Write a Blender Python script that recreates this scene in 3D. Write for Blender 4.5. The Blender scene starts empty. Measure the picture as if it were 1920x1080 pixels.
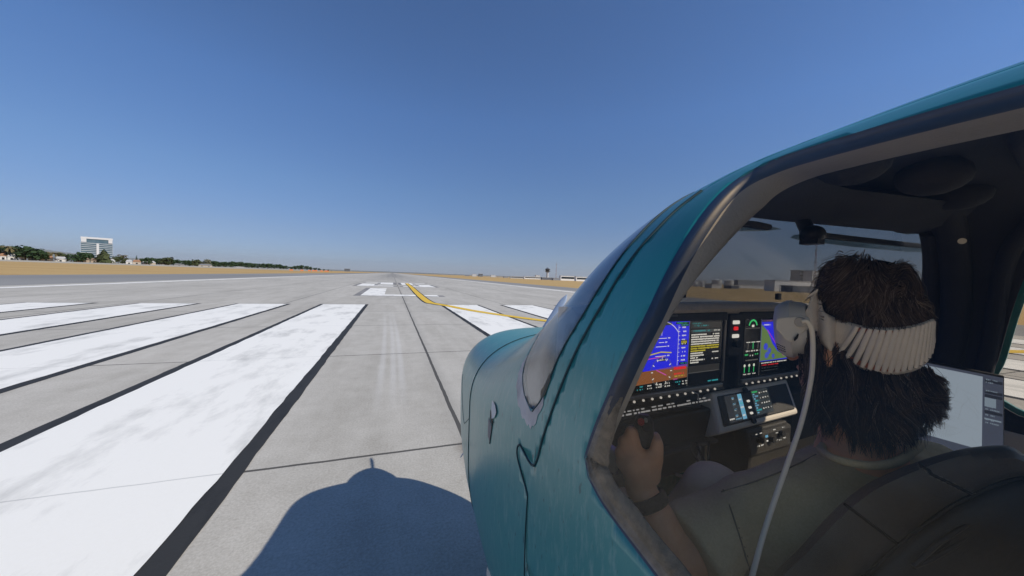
import bpy, bmesh, math, random
import numpy as np
from mathutils import Vector, Matrix
random.seed(7); np.random.seed(7)
SC = bpy.context.scene
COL = SC.collection
R = math.radians

# ------------------------------------------------------------------ camera, sky, sun, exposure
H = 1.6895                     # eye height above the runway
CAM_F = 643.22                 # focal length in 1/1920 widths
YAW, PIT, ROL = 0.33754, -0.03226, 0.03436
HEAD = R(5.6)                  # the aeroplane is parked nose left of the runway direction
def cam_axes():
    cy, sy = math.cos(YAW), math.sin(YAW)
    fw = np.array([sy*math.cos(PIT), cy*math.cos(PIT), math.sin(PIT)])
    r0 = np.array([cy, -sy, 0.]); u0 = np.cross(r0, fw)
    r = math.cos(ROL)*r0 + math.sin(ROL)*u0
    return r, np.cross(r, fw), fw
CR, CU, CF = cam_axes()
cam = bpy.data.cameras.new('camera'); camo = bpy.data.objects.new('camera', cam); COL.objects.link(camo)
camo.matrix_world = Matrix(((CR[0], CU[0], -CF[0], 0), (CR[1], CU[1], -CF[1], 0), (CR[2], CU[2], -CF[2], H), (0, 0, 0, 1)))
cam.sensor_width = 36; cam.lens = CAM_F/1920*36; cam.clip_start = .01; cam.clip_end = 90000
SC.camera = camo
SUN_EL, SUN_AZ = 42.0, 133.0   # degrees; azimuth clockwise from the runway direction
W = bpy.data.worlds.new('World'); SC.world = W; W.use_nodes = True
nt = W.node_tree; nt.nodes.clear()
sky = nt.nodes.new('ShaderNodeTexSky'); sky.sky_type = 'NISHITA'; sky.sun_disc = False
sky.sun_elevation = R(SUN_EL); sky.sun_rotation = R(SUN_AZ); sky.altitude = 0; sky.air_density = .85; sky.dust_density = .1; sky.ozone_density = 3.0
bg = nt.nodes.new('ShaderNodeBackground'); bg.inputs[1].default_value = 0.095
out = nt.nodes.new('ShaderNodeOutputWorld')
tint = nt.nodes.new('ShaderNodeMix'); tint.data_type = 'RGBA'; tint.blend_type = 'MULTIPLY'; tint.inputs[0].default_value = 1; tint.inputs[7].default_value = (.76, .965, 1.30, 1)
nt.links.new(sky.outputs[0], tint.inputs[6]); 
wtc = nt.nodes.new('ShaderNodeTexCoord'); wsp = nt.nodes.new('ShaderNodeSeparateXYZ'); wr = nt.nodes.new('ShaderNodeValToRGB'); hz = nt.nodes.new('ShaderNodeMix'); hz.data_type = 'RGBA'; hz.blend_type = 'MULTIPLY'; hz.inputs[0].default_value = 1
nt.links.new(wtc.outputs['Generated'], wsp.inputs[0]); nt.links.new(wsp.outputs[2], wr.inputs[0])        # the dusty band of air low over the airfield
els = wr.color_ramp.elements; els[0].position = 0; els[0].color = (.56, .50, .55, 1); els[1].position = .4; els[1].color = (1, 1, .93, 1)
k_ = els.new(.10); k_.color = (.75, .62, .57, 1); k_ = els.new(.22); k_.color = (.90, .82, .72, 1)
nt.links.new(tint.outputs[2], hz.inputs[6]); nt.links.new(wr.outputs[0], hz.inputs[7]); nt.links.new(hz.outputs[2], bg.inputs[0]); nt.links.new(bg.outputs[0], out.inputs[0])
sl = bpy.data.lights.new('sun', 'SUN'); sl.energy = 3.8; sl.angle = R(.5); sl.color = (1, .945, .85)
so = bpy.data.objects.new('sun', sl); COL.objects.link(so)
sd = Vector((math.sin(R(SUN_AZ))*math.cos(R(SUN_EL)), math.cos(R(SUN_AZ))*math.cos(R(SUN_EL)), math.sin(R(SUN_EL))))
so.rotation_euler = sd.to_track_quat('Z', 'Y').to_euler(); so.location = sd*50
SC.view_settings.view_transform = 'Standard'; SC.view_settings.look = 'None'
SC.view_settings.exposure = 0.15; SC.view_settings.gamma = 1
try:
    SC.cycles.max_bounces = 8; SC.cycles.transparent_max_bounces = 24; SC.cycles.use_denoising = True
except Exception: pass

# ------------------------------------------------------------------ helpers
CH, SH = math.cos(HEAD), math.sin(HEAD)
def to_world(x, y, z=0.):      # aeroplane frame (x right, y forward, z above the eye) to world
    return Vector((x*CH - y*SH, x*SH + y*CH, z + H))
def C(px, py, d):              # a point seen at photo pixel (px, py), d metres deep, in the aeroplane frame
    v = (CF + CR*(px-960)/CAM_F + CU*(540-py)/CAM_F)*d
    return np.array([v[0]*CH + v[1]*SH, -v[0]*SH + v[1]*CH, v[2]])
def ray(px, py): return CF + CR*(px-960)/CAM_F + CU*(540-py)/CAM_F
def far(px, py, dist):         # world point at that horizontal distance
    v = ray(px, py); k = dist/math.hypot(v[0], v[1]); return Vector((v[0]*k, v[1]*k, v[2]*k + H))
def tag(o, label=None, cat=None, group=None, kind=None):
    for k, v in (('label', label), ('category', cat), ('group', group), ('kind', kind)):
        if v: o[k] = v
    return o
class MB:
    def __init__(s, org=(0, 0, 0)): s.v = []; s.f = []; s.m = []; s.org = np.array(org, float)
    def add(s, vs, fs, mi=0):
        b = len(s.v); s.v += [tuple(float(c) for c in p) for p in vs]
        s.f += [tuple(i+b for i in f) for f in fs]; s.m += [mi]*len(fs)
    def box(s, c, d, mi=0, ax=None):
        ax = np.eye(3) if ax is None else np.array(ax); c = np.array(c, float)
        vs = [c + ax[0]*d[0]*i/2 + ax[1]*d[1]*j/2 + ax[2]*d[2]*k/2 for i in (-1, 1) for j in (-1, 1) for k in (-1, 1)]
        s.add(vs, [(0, 1, 3, 2), (4, 6, 7, 5), (0, 4, 5, 1), (2, 3, 7, 6), (0, 2, 6, 4), (1, 5, 7, 3)], mi)
    def quad(s, a, b, c, d, mi=0): s.add([a, b, c, d], [(0, 1, 2, 3)], mi)
    def rings(s, rs, mi=0, cap=True, closed=True):
        n = len(rs[0]); vs = [p for r in rs for p in r]; fs = []
        for i in range(len(rs)-1):
            for j in range(n if closed else n-1):
                k = (j+1) % n; fs.append((i*n+j, i*n+k, (i+1)*n+k, (i+1)*n+j))
        if cap and closed: fs += [tuple(range(n))[::-1], tuple((len(rs)-1)*n + j for j in range(n))]
        s.add(vs, fs, mi)
    def tube(s, pts, rad, n=8, mi=0, cap=True, flat=None):
        pts = [np.array(p, float) for p in pts]; rs = []; up = None
        for i, p in enumerate(pts):
            t = pts[min(i+1, len(pts)-1)] - pts[max(i-1, 0)]; t = t/(np.linalg.norm(t)+1e-9)
            if up is None:
                up = np.array([0, 0, 1.]) if abs(t[2]) < .9 else np.array([1., 0, 0])
            a = up - t*np.dot(up, t); a /= np.linalg.norm(a)+1e-9; up = a; b = np.cross(t, a)
            r = rad[i] if hasattr(rad, '__len__') else rad
            fb = flat or 1.
            rs.append([p + a*r*math.cos(2*math.pi*k/n) + b*r*fb*math.sin(2*math.pi*k/n) for k in range(n)])
        s.rings(rs, mi, cap)
    def capsule(s, a, b, ra, rb, n=12, mi=0):
        a = np.array(a, float); b = np.array(b, float); t = b-a; L = np.linalg.norm(t)+1e-9; t /= L
        u = np.array([0, 0, 1.]) if abs(t[2]) < .9 else np.array([1., 0, 0])
        u = u - t*np.dot(u, t); u /= np.linalg.norm(u); w = np.cross(t, u); rs = []
        for k in (80, 55, 30, 0): rs.append((a - t*ra*math.sin(R(k)), ra*math.cos(R(k))))
        for k in (0, 30, 55, 80): rs.append((b + t*rb*math.sin(R(k)), rb*math.cos(R(k))))
        s.rings([[c + u*r*math.cos(2*math.pi*j/n) + w*r*math.sin(2*math.pi*j/n) for j in range(n)] for c, r in rs], mi)
    def ball(s, c, rad, n=16, m=10, mi=0, ax=None):
        ax = np.eye(3) if ax is None else np.array(ax); rad = (rad,)*3 if not hasattr(rad, '__len__') else rad
        rs = []
        for i in range(m+1):
            th = math.pi*(i*.98+.01*m)/m
            rs.append([np.array(c) + ax[0]*rad[0]*math.sin(th)*math.cos(2*math.pi*j/n) + ax[1]*rad[1]*math.sin(th)*math.sin(2*math.pi*j/n)
                       + ax[2]*rad[2]*math.cos(th) for j in range(n)])
        s.rings(rs, mi)
    def disc(s, c, nrm, r, t, n=20, mi=0):
        nrm = np.array(nrm, float)/np.linalg.norm(nrm); s.tube([np.array(c), np.array(c)+nrm*t], r, n, mi)
    def build(s, name, mats, parent=None, smooth=False, solid=0, bevel=0, offs=-1):
        me = bpy.data.meshes.new(name)
        me.from_pydata([tuple(np.array(p)-s.org) for p in s.v], [], s.f)
        mats = mats if isinstance(mats, (list, tuple)) else [mats]
        for m in mats: me.materials.append(m)
        if len(mats) > 1: me.polygons.foreach_set('material_index', s.m)
        bm = bmesh.new(); bm.from_mesh(me); bmesh.ops.recalc_face_normals(bm, faces=bm.faces); bm.to_mesh(me); bm.free()
        if smooth:
            me.polygons.foreach_set('use_smooth', [True]*len(me.polygons))
            try: me.set_sharp_from_angle(angle=R(smooth if smooth > 1 else 50))
            except Exception: pass
        o = bpy.data.objects.new(name, me); COL.objects.link(o)
        if parent: o.parent = parent
        if solid:
            q = o.modifiers.new('solid', 'SOLIDIFY'); q.thickness = solid; q.offset = offs
        if bevel:
            q = o.modifiers.new('bevel', 'BEVEL'); q.width = bevel; q.segments = 2; q.limit_method = 'ANGLE'
        return o
def empty(name, base, label, cat, group=None):   # base in the aeroplane frame
    o = bpy.data.objects.new(name, None); COL.objects.link(o); o.empty_display_size = .1
    o.location = to_world(*base); o.rotation_euler = (0, 0, HEAD)
    return tag(o, label, cat, group)
def wempty(name, loc, label, cat, group=None, rz=0):
    o = bpy.data.objects.new(name, None); COL.objects.link(o); o.location = loc; o.rotation_euler = (0, 0, rz)
    return tag(o, label, cat, group)
def copy_tree(o, parent=None):
    c = o.copy(); COL.objects.link(c)
    if parent: c.parent = parent
    for ch in list(o.children): copy_tree(ch, c)
    return c

# ------------------------------------------------------------------ materials
def nd(t, k, **kw):
    n = t.nodes.new(k)
    for a, b in kw.items(): setattr(n, a, b)
    return n
def M(name, col, rough=.5, metal=0, var=None, bump=None, coat=0, spec=.5, emit=None, stretch=None, sheen=0):
    m = bpy.data.materials.new(name); m.use_nodes = True; t = m.node_tree; b = t.nodes['Principled BSDF']
    col4 = tuple(col)+(1,)
    b.inputs['Base Color'].default_value = col4; b.inputs['Roughness'].default_value = rough; b.inputs['Metallic'].default_value = metal
    b.inputs['Specular IOR Level'].default_value = spec; b.inputs['Coat Weight'].default_value = coat; b.inputs['Coat Roughness'].default_value = .12
    if sheen: b.inputs['Sheen Weight'].default_value = sheen
    tc = nd(t, 'ShaderNodeTexCoord'); src = tc.outputs['Object']
    if stretch:
        mp = nd(t, 'ShaderNodeMapping'); mp.inputs['Scale'].default_value = stretch; t.links.new(src, mp.inputs[0]); src = mp.outputs[0]
    if var:
        c2, sc, det = var; n = nd(t, 'ShaderNodeTexNoise'); n.inputs['Scale'].default_value = sc; n.inputs['Detail'].default_value = det
        t.links.new(src, n.inputs['Vector'])
        r = nd(t, 'ShaderNodeValToRGB'); r.color_ramp.elements[0].position = .35; r.color_ramp.elements[1].position = .65
        r.color_ramp.elements[0].color = col4; r.color_ramp.elements[1].color = tuple(c2)+(1,)
        t.links.new(n.outputs[0], r.inputs[0]); t.links.new(r.outputs[0], b.inputs['Base Color'])
    if bump:
        sc, st = bump; n = nd(t, 'ShaderNodeTexNoise'); n.inputs['Scale'].default_value = sc; n.inputs['Detail'].default_value = 4
        t.links.new(src, n.inputs['Vector']); bp = nd(t, 'ShaderNodeBump'); bp.inputs['Strength'].default_value = st; bp.inputs['Distance'].default_value = .01
        t.links.new(n.outputs[0], bp.inputs['Height']); t.links.new(bp.outputs[0], b.inputs['Normal'])
    if emit:
        b.inputs['Emission Color'].default_value = tuple(emit[0])+(1,); b.inputs['Emission Strength'].default_value = emit[1]
    return m
def E(name, col, s=1.):
    m = M(name, (.005, .005, .006), .3, emit=(col, s)); return m
def glass(name, tint, refl=.55, base=.03, rough=.02):
    m = bpy.data.materials.new(name); m.use_nodes = True; t = m.node_tree; t.nodes.clear()
    o = nd(t, 'ShaderNodeOutputMaterial'); mx = nd(t, 'ShaderNodeMixShader'); tr = nd(t, 'ShaderNodeBsdfTransparent'); g = nd(t, 'ShaderNodeBsdfGlossy')
    tr.inputs[0].default_value = tuple(tint)+(1,); g.inputs['Roughness'].default_value = rough; g.inputs[0].default_value = (1, 1, 1, 1)
    lw = nd(t, 'ShaderNodeLayerWeight'); lw.inputs[0].default_value = .5
    p = nd(t, 'ShaderNodeMath', operation='POWER'); p.inputs[1].default_value = 4.0
    a = nd(t, 'ShaderNodeMath', operation='MULTIPLY_ADD'); a.inputs[1].default_value = refl; a.inputs[2].default_value = base
    t.links.new(lw.outputs['Facing'], p.inputs[0]); t.links.new(p.outputs[0], a.inputs[0]); t.links.new(a.outputs[0], mx.inputs[0])
    t.links.new(tr.outputs[0], mx.inputs[1]); t.links.new(g.outputs[0], mx.inputs[2]); t.links.new(mx.outputs[0], o.inputs[0])
    return m
def math_n(t, op, a, b=None, c=None):
    n = nd(t, 'ShaderNodeMath', operation=op)
    for i, v in enumerate((a, b, c)):
        if v is None: continue
        if isinstance(v, (int, float)): n.inputs[i].default_value = v
        else: t.links.new(v, n.inputs[i])
    return n.outputs[0]
def noise_n(t, vec, sc, det=4, rough=.5, scale=None):
    if scale:
        mp = nd(t, 'ShaderNodeMapping'); mp.inputs['Scale'].default_value = scale; t.links.new(vec, mp.inputs[0]); vec = mp.outputs[0]
    n = nd(t, 'ShaderNodeTexNoise'); n.inputs['Scale'].default_value = sc; n.inputs['Detail'].default_value = det; n.inputs['Roughness'].default_value = rough
    t.links.new(vec, n.inputs['Vector']); return n.outputs[0]
def ramp_n(t, fac, stops):
    r = nd(t, 'ShaderNodeValToRGB'); e = r.color_ramp.elements
    while len(e) < len(stops): e.new(.5)
    for i, (p, c) in enumerate(stops): e[i].position = p; e[i].color = (tuple(c)+(1,)) if hasattr(c, '__len__') else (c, c, c, 1)
    t.links.new(fac, r.inputs[0]); return r.outputs[0]
def mix_n(t, fac, a, b, mode='MIX'):
    n = nd(t, 'ShaderNodeMix', data_type='RGBA', blend_type=mode)
    if isinstance(fac, (int, float)): n.inputs[0].default_value = fac
    else: t.links.new(fac, n.inputs[0])
    for i, v in ((6, a), (7, b)):
        if hasattr(v, '__len__'): n.inputs[i].default_value = tuple(v)+(1,)
        else: t.links.new(v, n.inputs[i])
    return n.outputs[2]
def newmat(name, rough):
    m = bpy.data.materials.new(name); m.use_nodes = True; t = m.node_tree; b = t.nodes['Principled BSDF']; b.inputs['Roughness'].default_value = rough
    tc = nd(t, 'ShaderNodeTexCoord'); return m, t, b, tc.outputs['Object']
def bump_n(t, b, h, st, dist=.01):
    bp = nd(t, 'ShaderNodeBump'); bp.inputs['Strength'].default_value = st; bp.inputs['Distance'].default_value = dist
    t.links.new(h, bp.inputs['Height']); t.links.new(bp.outputs[0], b.inputs['Normal'])
def joint(t, v, period, off, half):   # 1 in the joint, 0 elsewhere
    f = math_n(t, 'FRACT', math_n(t, 'MULTIPLY_ADD', v, 1/period, -off/period + .5))
    d = math_n(t, 'MULTIPLY', math_n(t, 'ABSOLUTE', math_n(t, 'SUBTRACT', f, .5)), period)
    return math_n(t, 'LESS_THAN', d, half)

# runway concrete: slabs, joints, stains and rubber
def concrete():
    m, t, b, v = newmat('runway concrete', .9)
    sp = nd(t, 'ShaderNodeSeparateXYZ'); t.links.new(v, sp.inputs[0]); X, Y = sp.outputs[0], sp.outputs[1]
    c = ramp_n(t, noise_n(t, v, .35, 5, .6, (1, .25, 1)), [(.28, (.395, .372, .325)), (.72, (.52, .49, .435))])
    fine = noise_n(t, v, 55, 6, .75)
    c = mix_n(t, .55, c, ramp_n(t, fine, [(.28, .12), (.72, .88)]), 'SOFT_LIGHT')
    c = mix_n(t, .65, c, ramp_n(t, noise_n(t, v, 2.4, 10, .78), [(.3, .33), (.7, .62)]), 'SOFT_LIGHT')
    c = mix_n(t, .35, c, ramp_n(t, noise_n(t, v, .9, 6, .6, (2.2, .35, 1)), [(.36, .25), (.52, .5), (.75, .6)]), 'SOFT_LIGHT')
    # slab to slab tone
    ix = math_n(t, 'FLOOR', math_n(t, 'MULTIPLY_ADD', X, 1/5.7, -.74/5.7)); iy = math_n(t, 'FLOOR', math_n(t, 'MULTIPLY_ADD', Y, 1/4.17, -3.35/4.17))
    cmb = nd(t, 'ShaderNodeCombineXYZ'); t.links.new(ix, cmb.inputs[0]); t.links.new(iy, cmb.inputs[1])
    wn = nd(t, 'ShaderNodeTexWhiteNoise', noise_dimensions='3D'); t.links.new(cmb.outputs[0], wn.inputs[0])
    c = mix_n(t, .3, c, ramp_n(t, wn.outputs[0], [(0, .42), (1, .58)]), 'SOFT_LIGHT')
    # rubber on the touchdown zone
    lane = math_n(t, 'POWER', 2.718, math_n(t, 'MULTIPLY', math_n(t, 'MULTIPLY', math_n(t, 'SUBTRACT', X, .7), math_n(t, 'SUBTRACT', X, .7)), -.02))
    dist = nd(t, 'ShaderNodeMapRange'); t.links.new(Y, dist.inputs[0]); dist.inputs[1].default_value = 45; dist.inputs[2].default_value = 170
    rub = math_n(t, 'MULTIPLY', math_n(t, 'MULTIPLY', lane, dist.outputs[0]), ramp_n(t, noise_n(t, v, .8, 3, .6, (1, .02, 1)), [(.3, .35), (.7, .9)]))
    c = mix_n(t, rub, c, (.17, .165, .155))
    # faint pale tyre scuffs near the centreline
    sx = math_n(t, 'MULTIPLY_ADD', math_n(t, 'SINE', math_n(t, 'MULTIPLY', Y, .22)), .1, -.10)
    for off in (-.13, 0.06, .19):
        d = math_n(t, 'ABSOLUTE', math_n(t, 'SUBTRACT', X, math_n(t, 'ADD', sx, off)))
        k = nd(t, 'ShaderNodeMapRange'); t.links.new(d, k.inputs[0]); k.inputs[1].default_value = .07; k.inputs[2].default_value = .02; k.inputs[3].default_value = 0; k.inputs[4].default_value = .30
        yr = nd(t, 'ShaderNodeMapRange'); t.links.new(Y, yr.inputs[0]); yr.inputs[1].default_value = 4.3; yr.inputs[2].default_value = 6
        yf = nd(t, 'ShaderNodeMapRange'); t.links.new(Y, yf.inputs[0]); yf.inputs[1].default_value = 17; yf.inputs[2].default_value = 10
        c = mix_n(t, math_n(t, 'MULTIPLY', math_n(t, 'MULTIPLY', k.outputs[0], yr.outputs[0]), yf.outputs[0]), c, (.62, .61, .59))
    # brown seepage at one joint corner
    dx = math_n(t, 'SUBTRACT', X, .80); dy = math_n(t, 'SUBTRACT', Y, 3.27)
    rr = math_n(t, 'ADD', math_n(t, 'SQRT', math_n(t, 'ADD', math_n(t, 'MULTIPLY', dx, dx), math_n(t, 'MULTIPLY', math_n(t, 'MULTIPLY', dy, dy), 3))), math_n(t, 'MULTIPLY', noise_n(t, v, 9, 4), .25))
    k = nd(t, 'ShaderNodeMapRange'); t.links.new(rr, k.inputs[0]); k.inputs[1].default_value = .36; k.inputs[2].default_value = .16; k.inputs[4].default_value = .75
    c = mix_n(t, k.outputs[0], c, (.17, .12, .07))
    da = math_n(t, 'ABSOLUTE', math_n(t, 'SUBTRACT', X, math_n(t, 'ADD', .70, math_n(t, 'MULTIPLY', noise_n(t, v, .6, 3), .12))))     # dark smear along the centre joint
    k = nd(t, 'ShaderNodeMapRange'); t.links.new(da, k.inputs[0]); k.inputs[1].default_value = .17; k.inputs[2].default_value = .02; k.inputs[4].default_value = .34
    c = mix_n(t, math_n(t, 'MULTIPLY', k.outputs[0], ramp_n(t, noise_n(t, v, 1.1, 4, .6, (1, .3, 1)), [(.3, .3), (.65, 1)])), c, (.20, .19, .175))
    jy = joint(t, math_n(t, 'ADD', Y, math_n(t, 'MULTIPLY', noise_n(t, v, 3, 3), .02)), 4.17, 3.36, .016)
    jx = joint(t, math_n(t, 'ADD', X, math_n(t, 'MULTIPLY', noise_n(t, v, 2, 3), .03)), 5.7, .755, .024)
    j = math_n(t, 'MAXIMUM', jx, jy)
    c = mix_n(t, math_n(t, 'MULTIPLY', j, .9), c, (.045, .043, .04))
    t.links.new(c, b.inputs['Base Color'])
    bump_n(t, b, math_n(t, 'SUBTRACT', fine, j), .45, .006)
    return m
def paint(name, lo, hi, sc=1.2, wear=.2):
    m, t, b, v = newmat(name, .75)
    c = ramp_n(t, noise_n(t, v, sc, 7, .65, (1.6, .6, 1)), [(.27, lo), (.50, hi)])
    c = mix_n(t, .35, c, ramp_n(t, noise_n(t, v, 60, 5, .7), [(.25, .35), (.7, .6)]), 'SOFT_LIGHT')
    sp = nd(t, 'ShaderNodeSeparateXYZ'); t.links.new(v, sp.inputs[0])
    j = joint(t, math_n(t, 'ADD', sp.outputs[1], math_n(t, 'MULTIPLY', noise_n(t, v, 3, 3), .02)), 4.17, 3.36, .008)
    c = mix_n(t, math_n(t, 'MULTIPLY', j, wear), c, (.2, .2, .2))
    t.links.new(c, b.inputs['Base Color']); bump_n(t, b, noise_n(t, v, 60, 6, .7), .35, .006)
    return m
def grass_mat():
    m, t, b, v = newmat('dry grass', .95)
    c = ramp_n(t, noise_n(t, v, .02, 6, .6, (.25, 1, 1)), [(.3, (.36, .215, .065)), (.5, (.47, .31, .115)), (.7, (.40, .25, .08))])
    c = mix_n(t, .5, c, ramp_n(t, noise_n(t, v, 1.5, 6, .7), [(.3, .3), (.7, .7)]), 'SOFT_LIGHT')
    t.links.new(c, b.inputs['Base Color']); return m
CONC = concrete(); GRASS = grass_mat()
WHITE = paint('white runway paint', (.50, .49, .455), (.85, .83, .77), .9, .35)
BLACK = paint('black border paint', (.014, .014, .014), (.028, .028, .027), 3, .0)
YELL = paint('yellow line paint', (.66, .42, .035), (.74, .48, .045), 5, .0)
ASPH = M('shoulder asphalt', (.22, .215, .205), .9, var=((.27, .265, .25), .08, 6), bump=(40, .2), stretch=(1, .15, 1))

# ------------------------------------------------------------------ the ground
def rough_sheet(name, mat, x0, x1, y0, y1, z, parent, amp=.0045, step=.16):   # hand laid paint: edges wander a little
    rn = np.random.RandomState(int(abs(x0*100+y0*7)) % 9999); n = int((y1-y0)/step); b = MB(); ja, jb = rn.randn(n+1)*amp, rn.randn(n+1)*amp
    for _ in range(1): ja = (ja+np.roll(ja, 1))/1.3; jb = (jb+np.roll(jb, 1))/1.3
    vs = []
    for k in range(n+1): y = y0+(y1-y0)*k/n; vs += [(x0+ja[k], y, z), (x1+jb[k], y, z)]
    b.add(vs, [(2*k, 2*k+1, 2*k+3, 2*k+2) for k in range(n)]); return b.build(name, mat, parent)
def sheet(name, mat, x0, x1, y0, y1, z, parent=None, kind=None):
    b = MB(); b.quad((x0, y0, z), (x1, y0, z), (x1, y1, z), (x0, y1, z)); o = b.build(name, mat, parent)
    if kind: o['kind'] = kind
    return o
def gz(x, y):                    # the airfield falls away gently on the right
    k = min(max((x-48)/350, 0), 1); k2 = min(max((y+200)/250, 0), 1); return -.012 - 3.6*k*k*(3-2*k)*k2
g = MB()
gx = [-30000, -8000, -3000, -1200, -600, -300, -100, -45, -20, 0, 24, 48]+[48+350*i/14 for i in range(1, 15)]+[600, 1200, 3000, 8000, 30000]
gy = [-3000, -800, -300, -200, -140, -80, -20, 50, 150, 400, 900, 2000, 4000, 9000, 30000]
g.add([(x, y, gz(x, y)) for y in gy for x in gx], [(j*len(gx)+i, j*len(gx)+i+1, (j+1)*len(gx)+i+1, (j+1)*len(gx)+i) for j in range(len(gy)-1) for i in range(len(gx)-1)])
g.build('ground', GRASS, smooth=True)['kind'] = 'structure'
sheet('shoulder', ASPH, -40, 33, -120, 3600, -.005, kind='structure')
rw = sheet('runway', CONC, -23.6, 24.2, -120, 3600, 0, kind='structure')
P_, SW = 3.5, 1.93               # stripe pitch and painted width
for i in range(6):
    for x1 in (-1.27-i*P_, 2.70+SW+i*P_):
        x0 = x1-SW
        st = rough_sheet('threshold_stripe', WHITE, x0, x1, -26.2, 19.25, .008, rw)
        rough_sheet('stripe_border', BLACK, x0-.15, x1+.15, -26.35, 19.36, .004, st)
for x in (-21.9, 22.0): sheet('edge_line', WHITE, x-.45, x+.45, 19.5, 3600, .008, rw)
def glyph(name, polys):
    b = MB(); k = MB()
    for p in polys:
        b.add([(x, y, .008) for x, y in p], [tuple(range(len(p)))])
        cx = sum(q[0] for q in p)/len(p); cy = sum(q[1] for q in p)/len(p)
        k.add([(x+(.45 if x > cx else -.45), y+(.3 if y > cy else -.3), .004) for x, y in p], [tuple(range(len(p)))])
    o = b.build(name, WHITE, rw)
    k.build('border', M('faded border paint', (.16, .155, .15), .9, var=((.28, .27, .26), .6, 5)), o)
Rq = lambda x0, x1, y0, y1: [(x0, y0), (x1, y0), (x1, y1), (x0, y1)]
glyph('runway_letter', [[(-2.1, 26.5), (3.45, 26.5), (3.45, 28.2), (-.5, 28.2), (-.5, 39), (-2.1, 39)]])
glyph('runway_number', [Rq(-4.0, .2, 45, 47.2), Rq(-4.0, -2.2, 47.2, 52), Rq(-4.0, .2, 52, 54), Rq(-1.6, .2, 54, 60), Rq(-4.0, .2, 60, 62)])
glyph('runway_number', [Rq(1.4, 5.4, 45, 47.2), Rq(3.6, 5.4, 47.2, 52), Rq(1.4, 5.4, 52, 54), Rq(1.4, 3.1, 54, 60), Rq(1.4, 5.4, 60, 62)])
def ribbon(name, mat, pts, w, z, parent):
    b = MB(); pts = [np.array(p, float) for p in pts]; vs = []
    for i, p in enumerate(pts):
        t = pts[min(i+1, len(pts)-1)]-pts[max(i-1, 0)]; t /= np.linalg.norm(t); n = np.array([-t[1], t[0]])
        vs += [tuple(p-n*w/2)+(z,), tuple(p+n*w/2)+(z,)]
    b.add(vs, [(2*i, 2*i+2, 2*i+3, 2*i+1) for i in range(len(pts)-1)]); return b.build(name, mat, parent)
def cat(pts, n=10):
    P = [np.array(p, float) for p in pts]; P = [2*P[0]-P[1]]+P+[2*P[-1]-P[-2]]; o = []
    for i in range(1, len(P)-2):
        for k in range(n):
            t = k/n; a, b, c, d = P[i-1:i+3]
            o.append(.5*((2*b)+(c-a)*t+(2*a-5*b+4*c-d)*t*t+(3*b-3*c+d-a)*t**3))
    o.append(P[-2]); return o
yl = cat([(2.35, 60), (2.28, 45), (2.1, 30), (2.1, 21.5), (2.4, 19.9), (2.85, 18.7), (3.9, 15.6), (5.85, 12.1), (8.6, 9.0), (12.5, 6.3), (17, 4.6), (23, 3.6), (32, 3.3)], 8)
lead = ribbon('lead_on_line', YELL, yl, .46, .016, rw)
ribbon('line_border', BLACK, [p for p in yl if p[1] > 19], .64, .012, lead)

# ------------------------------------------------------------------ the aeroplane
XC = .98                        # its centreline, metres right of the eye
KEYS = np.array([               # y, half width, top, bottom, widest level (from the eye), roundness
[1.93,.02,-.55,-.66,-.61,2.2],[1.915,.16,-.46,-.82,-.61,2.3],[1.88,.30,-.375,-.97,-.61,2.5],[1.82,.40,-.315,-1.06,-.60,2.8],
[1.72,.455,-.285,-1.11,-.60,2.9],[1.50,.50,-.262,-1.16,-.58,2.8],[1.30,.535,-.240,-1.19,-.55,2.7],[1.15,.562,-.200,-1.20,-.52,2.6],
[1.00,.585,-.120,-1.21,-.48,2.5],[.85,.605,-.020,-1.21,-.44,2.45],[.70,.62,.110,-1.21,-.40,2.4],[.60,.63,.195,-1.20,-.37,2.4],
[.50,.636,.247,-1.19,-.36,2.4],[.35,.642,.284,-1.18,-.35,2.4],[0.,.645,.313,-1.17,-.35,2.4],[-.5,.64,.302,-1.15,-.35,2.4],
[-1.2,.58,.22,-1.05,-.35,2.3],[-2.5,.34,.0,-.80,-.36,2.2],[-3.6,.18,-.12,-.62,-.37,2.1],[-4.4,.06,-.2,-.48,-.36,2.1]])[::-1]
KY = KEYS[:, 0]
def _tan(k):
    n = len(KY)
    if k == 0: return (KEYS[1, 1:]-KEYS[0, 1:])/(KY[1]-KY[0])
    if k == n-1: return (KEYS[-1, 1:]-KEYS[-2, 1:])/(KY[-1]-KY[-2])
    a = (KEYS[k, 1:]-KEYS[k-1, 1:])/(KY[k]-KY[k-1]); b = (KEYS[k+1, 1:]-KEYS[k, 1:])/(KY[k+1]-KY[k])
    s = a+b; s = np.where(abs(s) < 1e-9, 1e-9, s); return np.where(a*b > 0, 2*a*b/s, 0)
TAN = [_tan(k) for k in range(len(KY))]
def par(y):
    i = min(max(int(np.searchsorted(KY, y))-1, 0), len(KY)-2); h = KY[i+1]-KY[i]; t = min(max((y-KY[i])/h, 0), 1)
    return (2*t**3-3*t*t+1)*KEYS[i, 1:]+(t**3-2*t*t+t)*h*TAN[i]+(3*t*t-2*t**3)*KEYS[i+1, 1:]+(t**3-t*t)*h*TAN[i+1]
def NL(y): return float(np.interp(y, [-2, -.5, .6, 1.5, 1.9], [2.4, 3.0, 4.2, 4.2, 2.5]))
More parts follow.
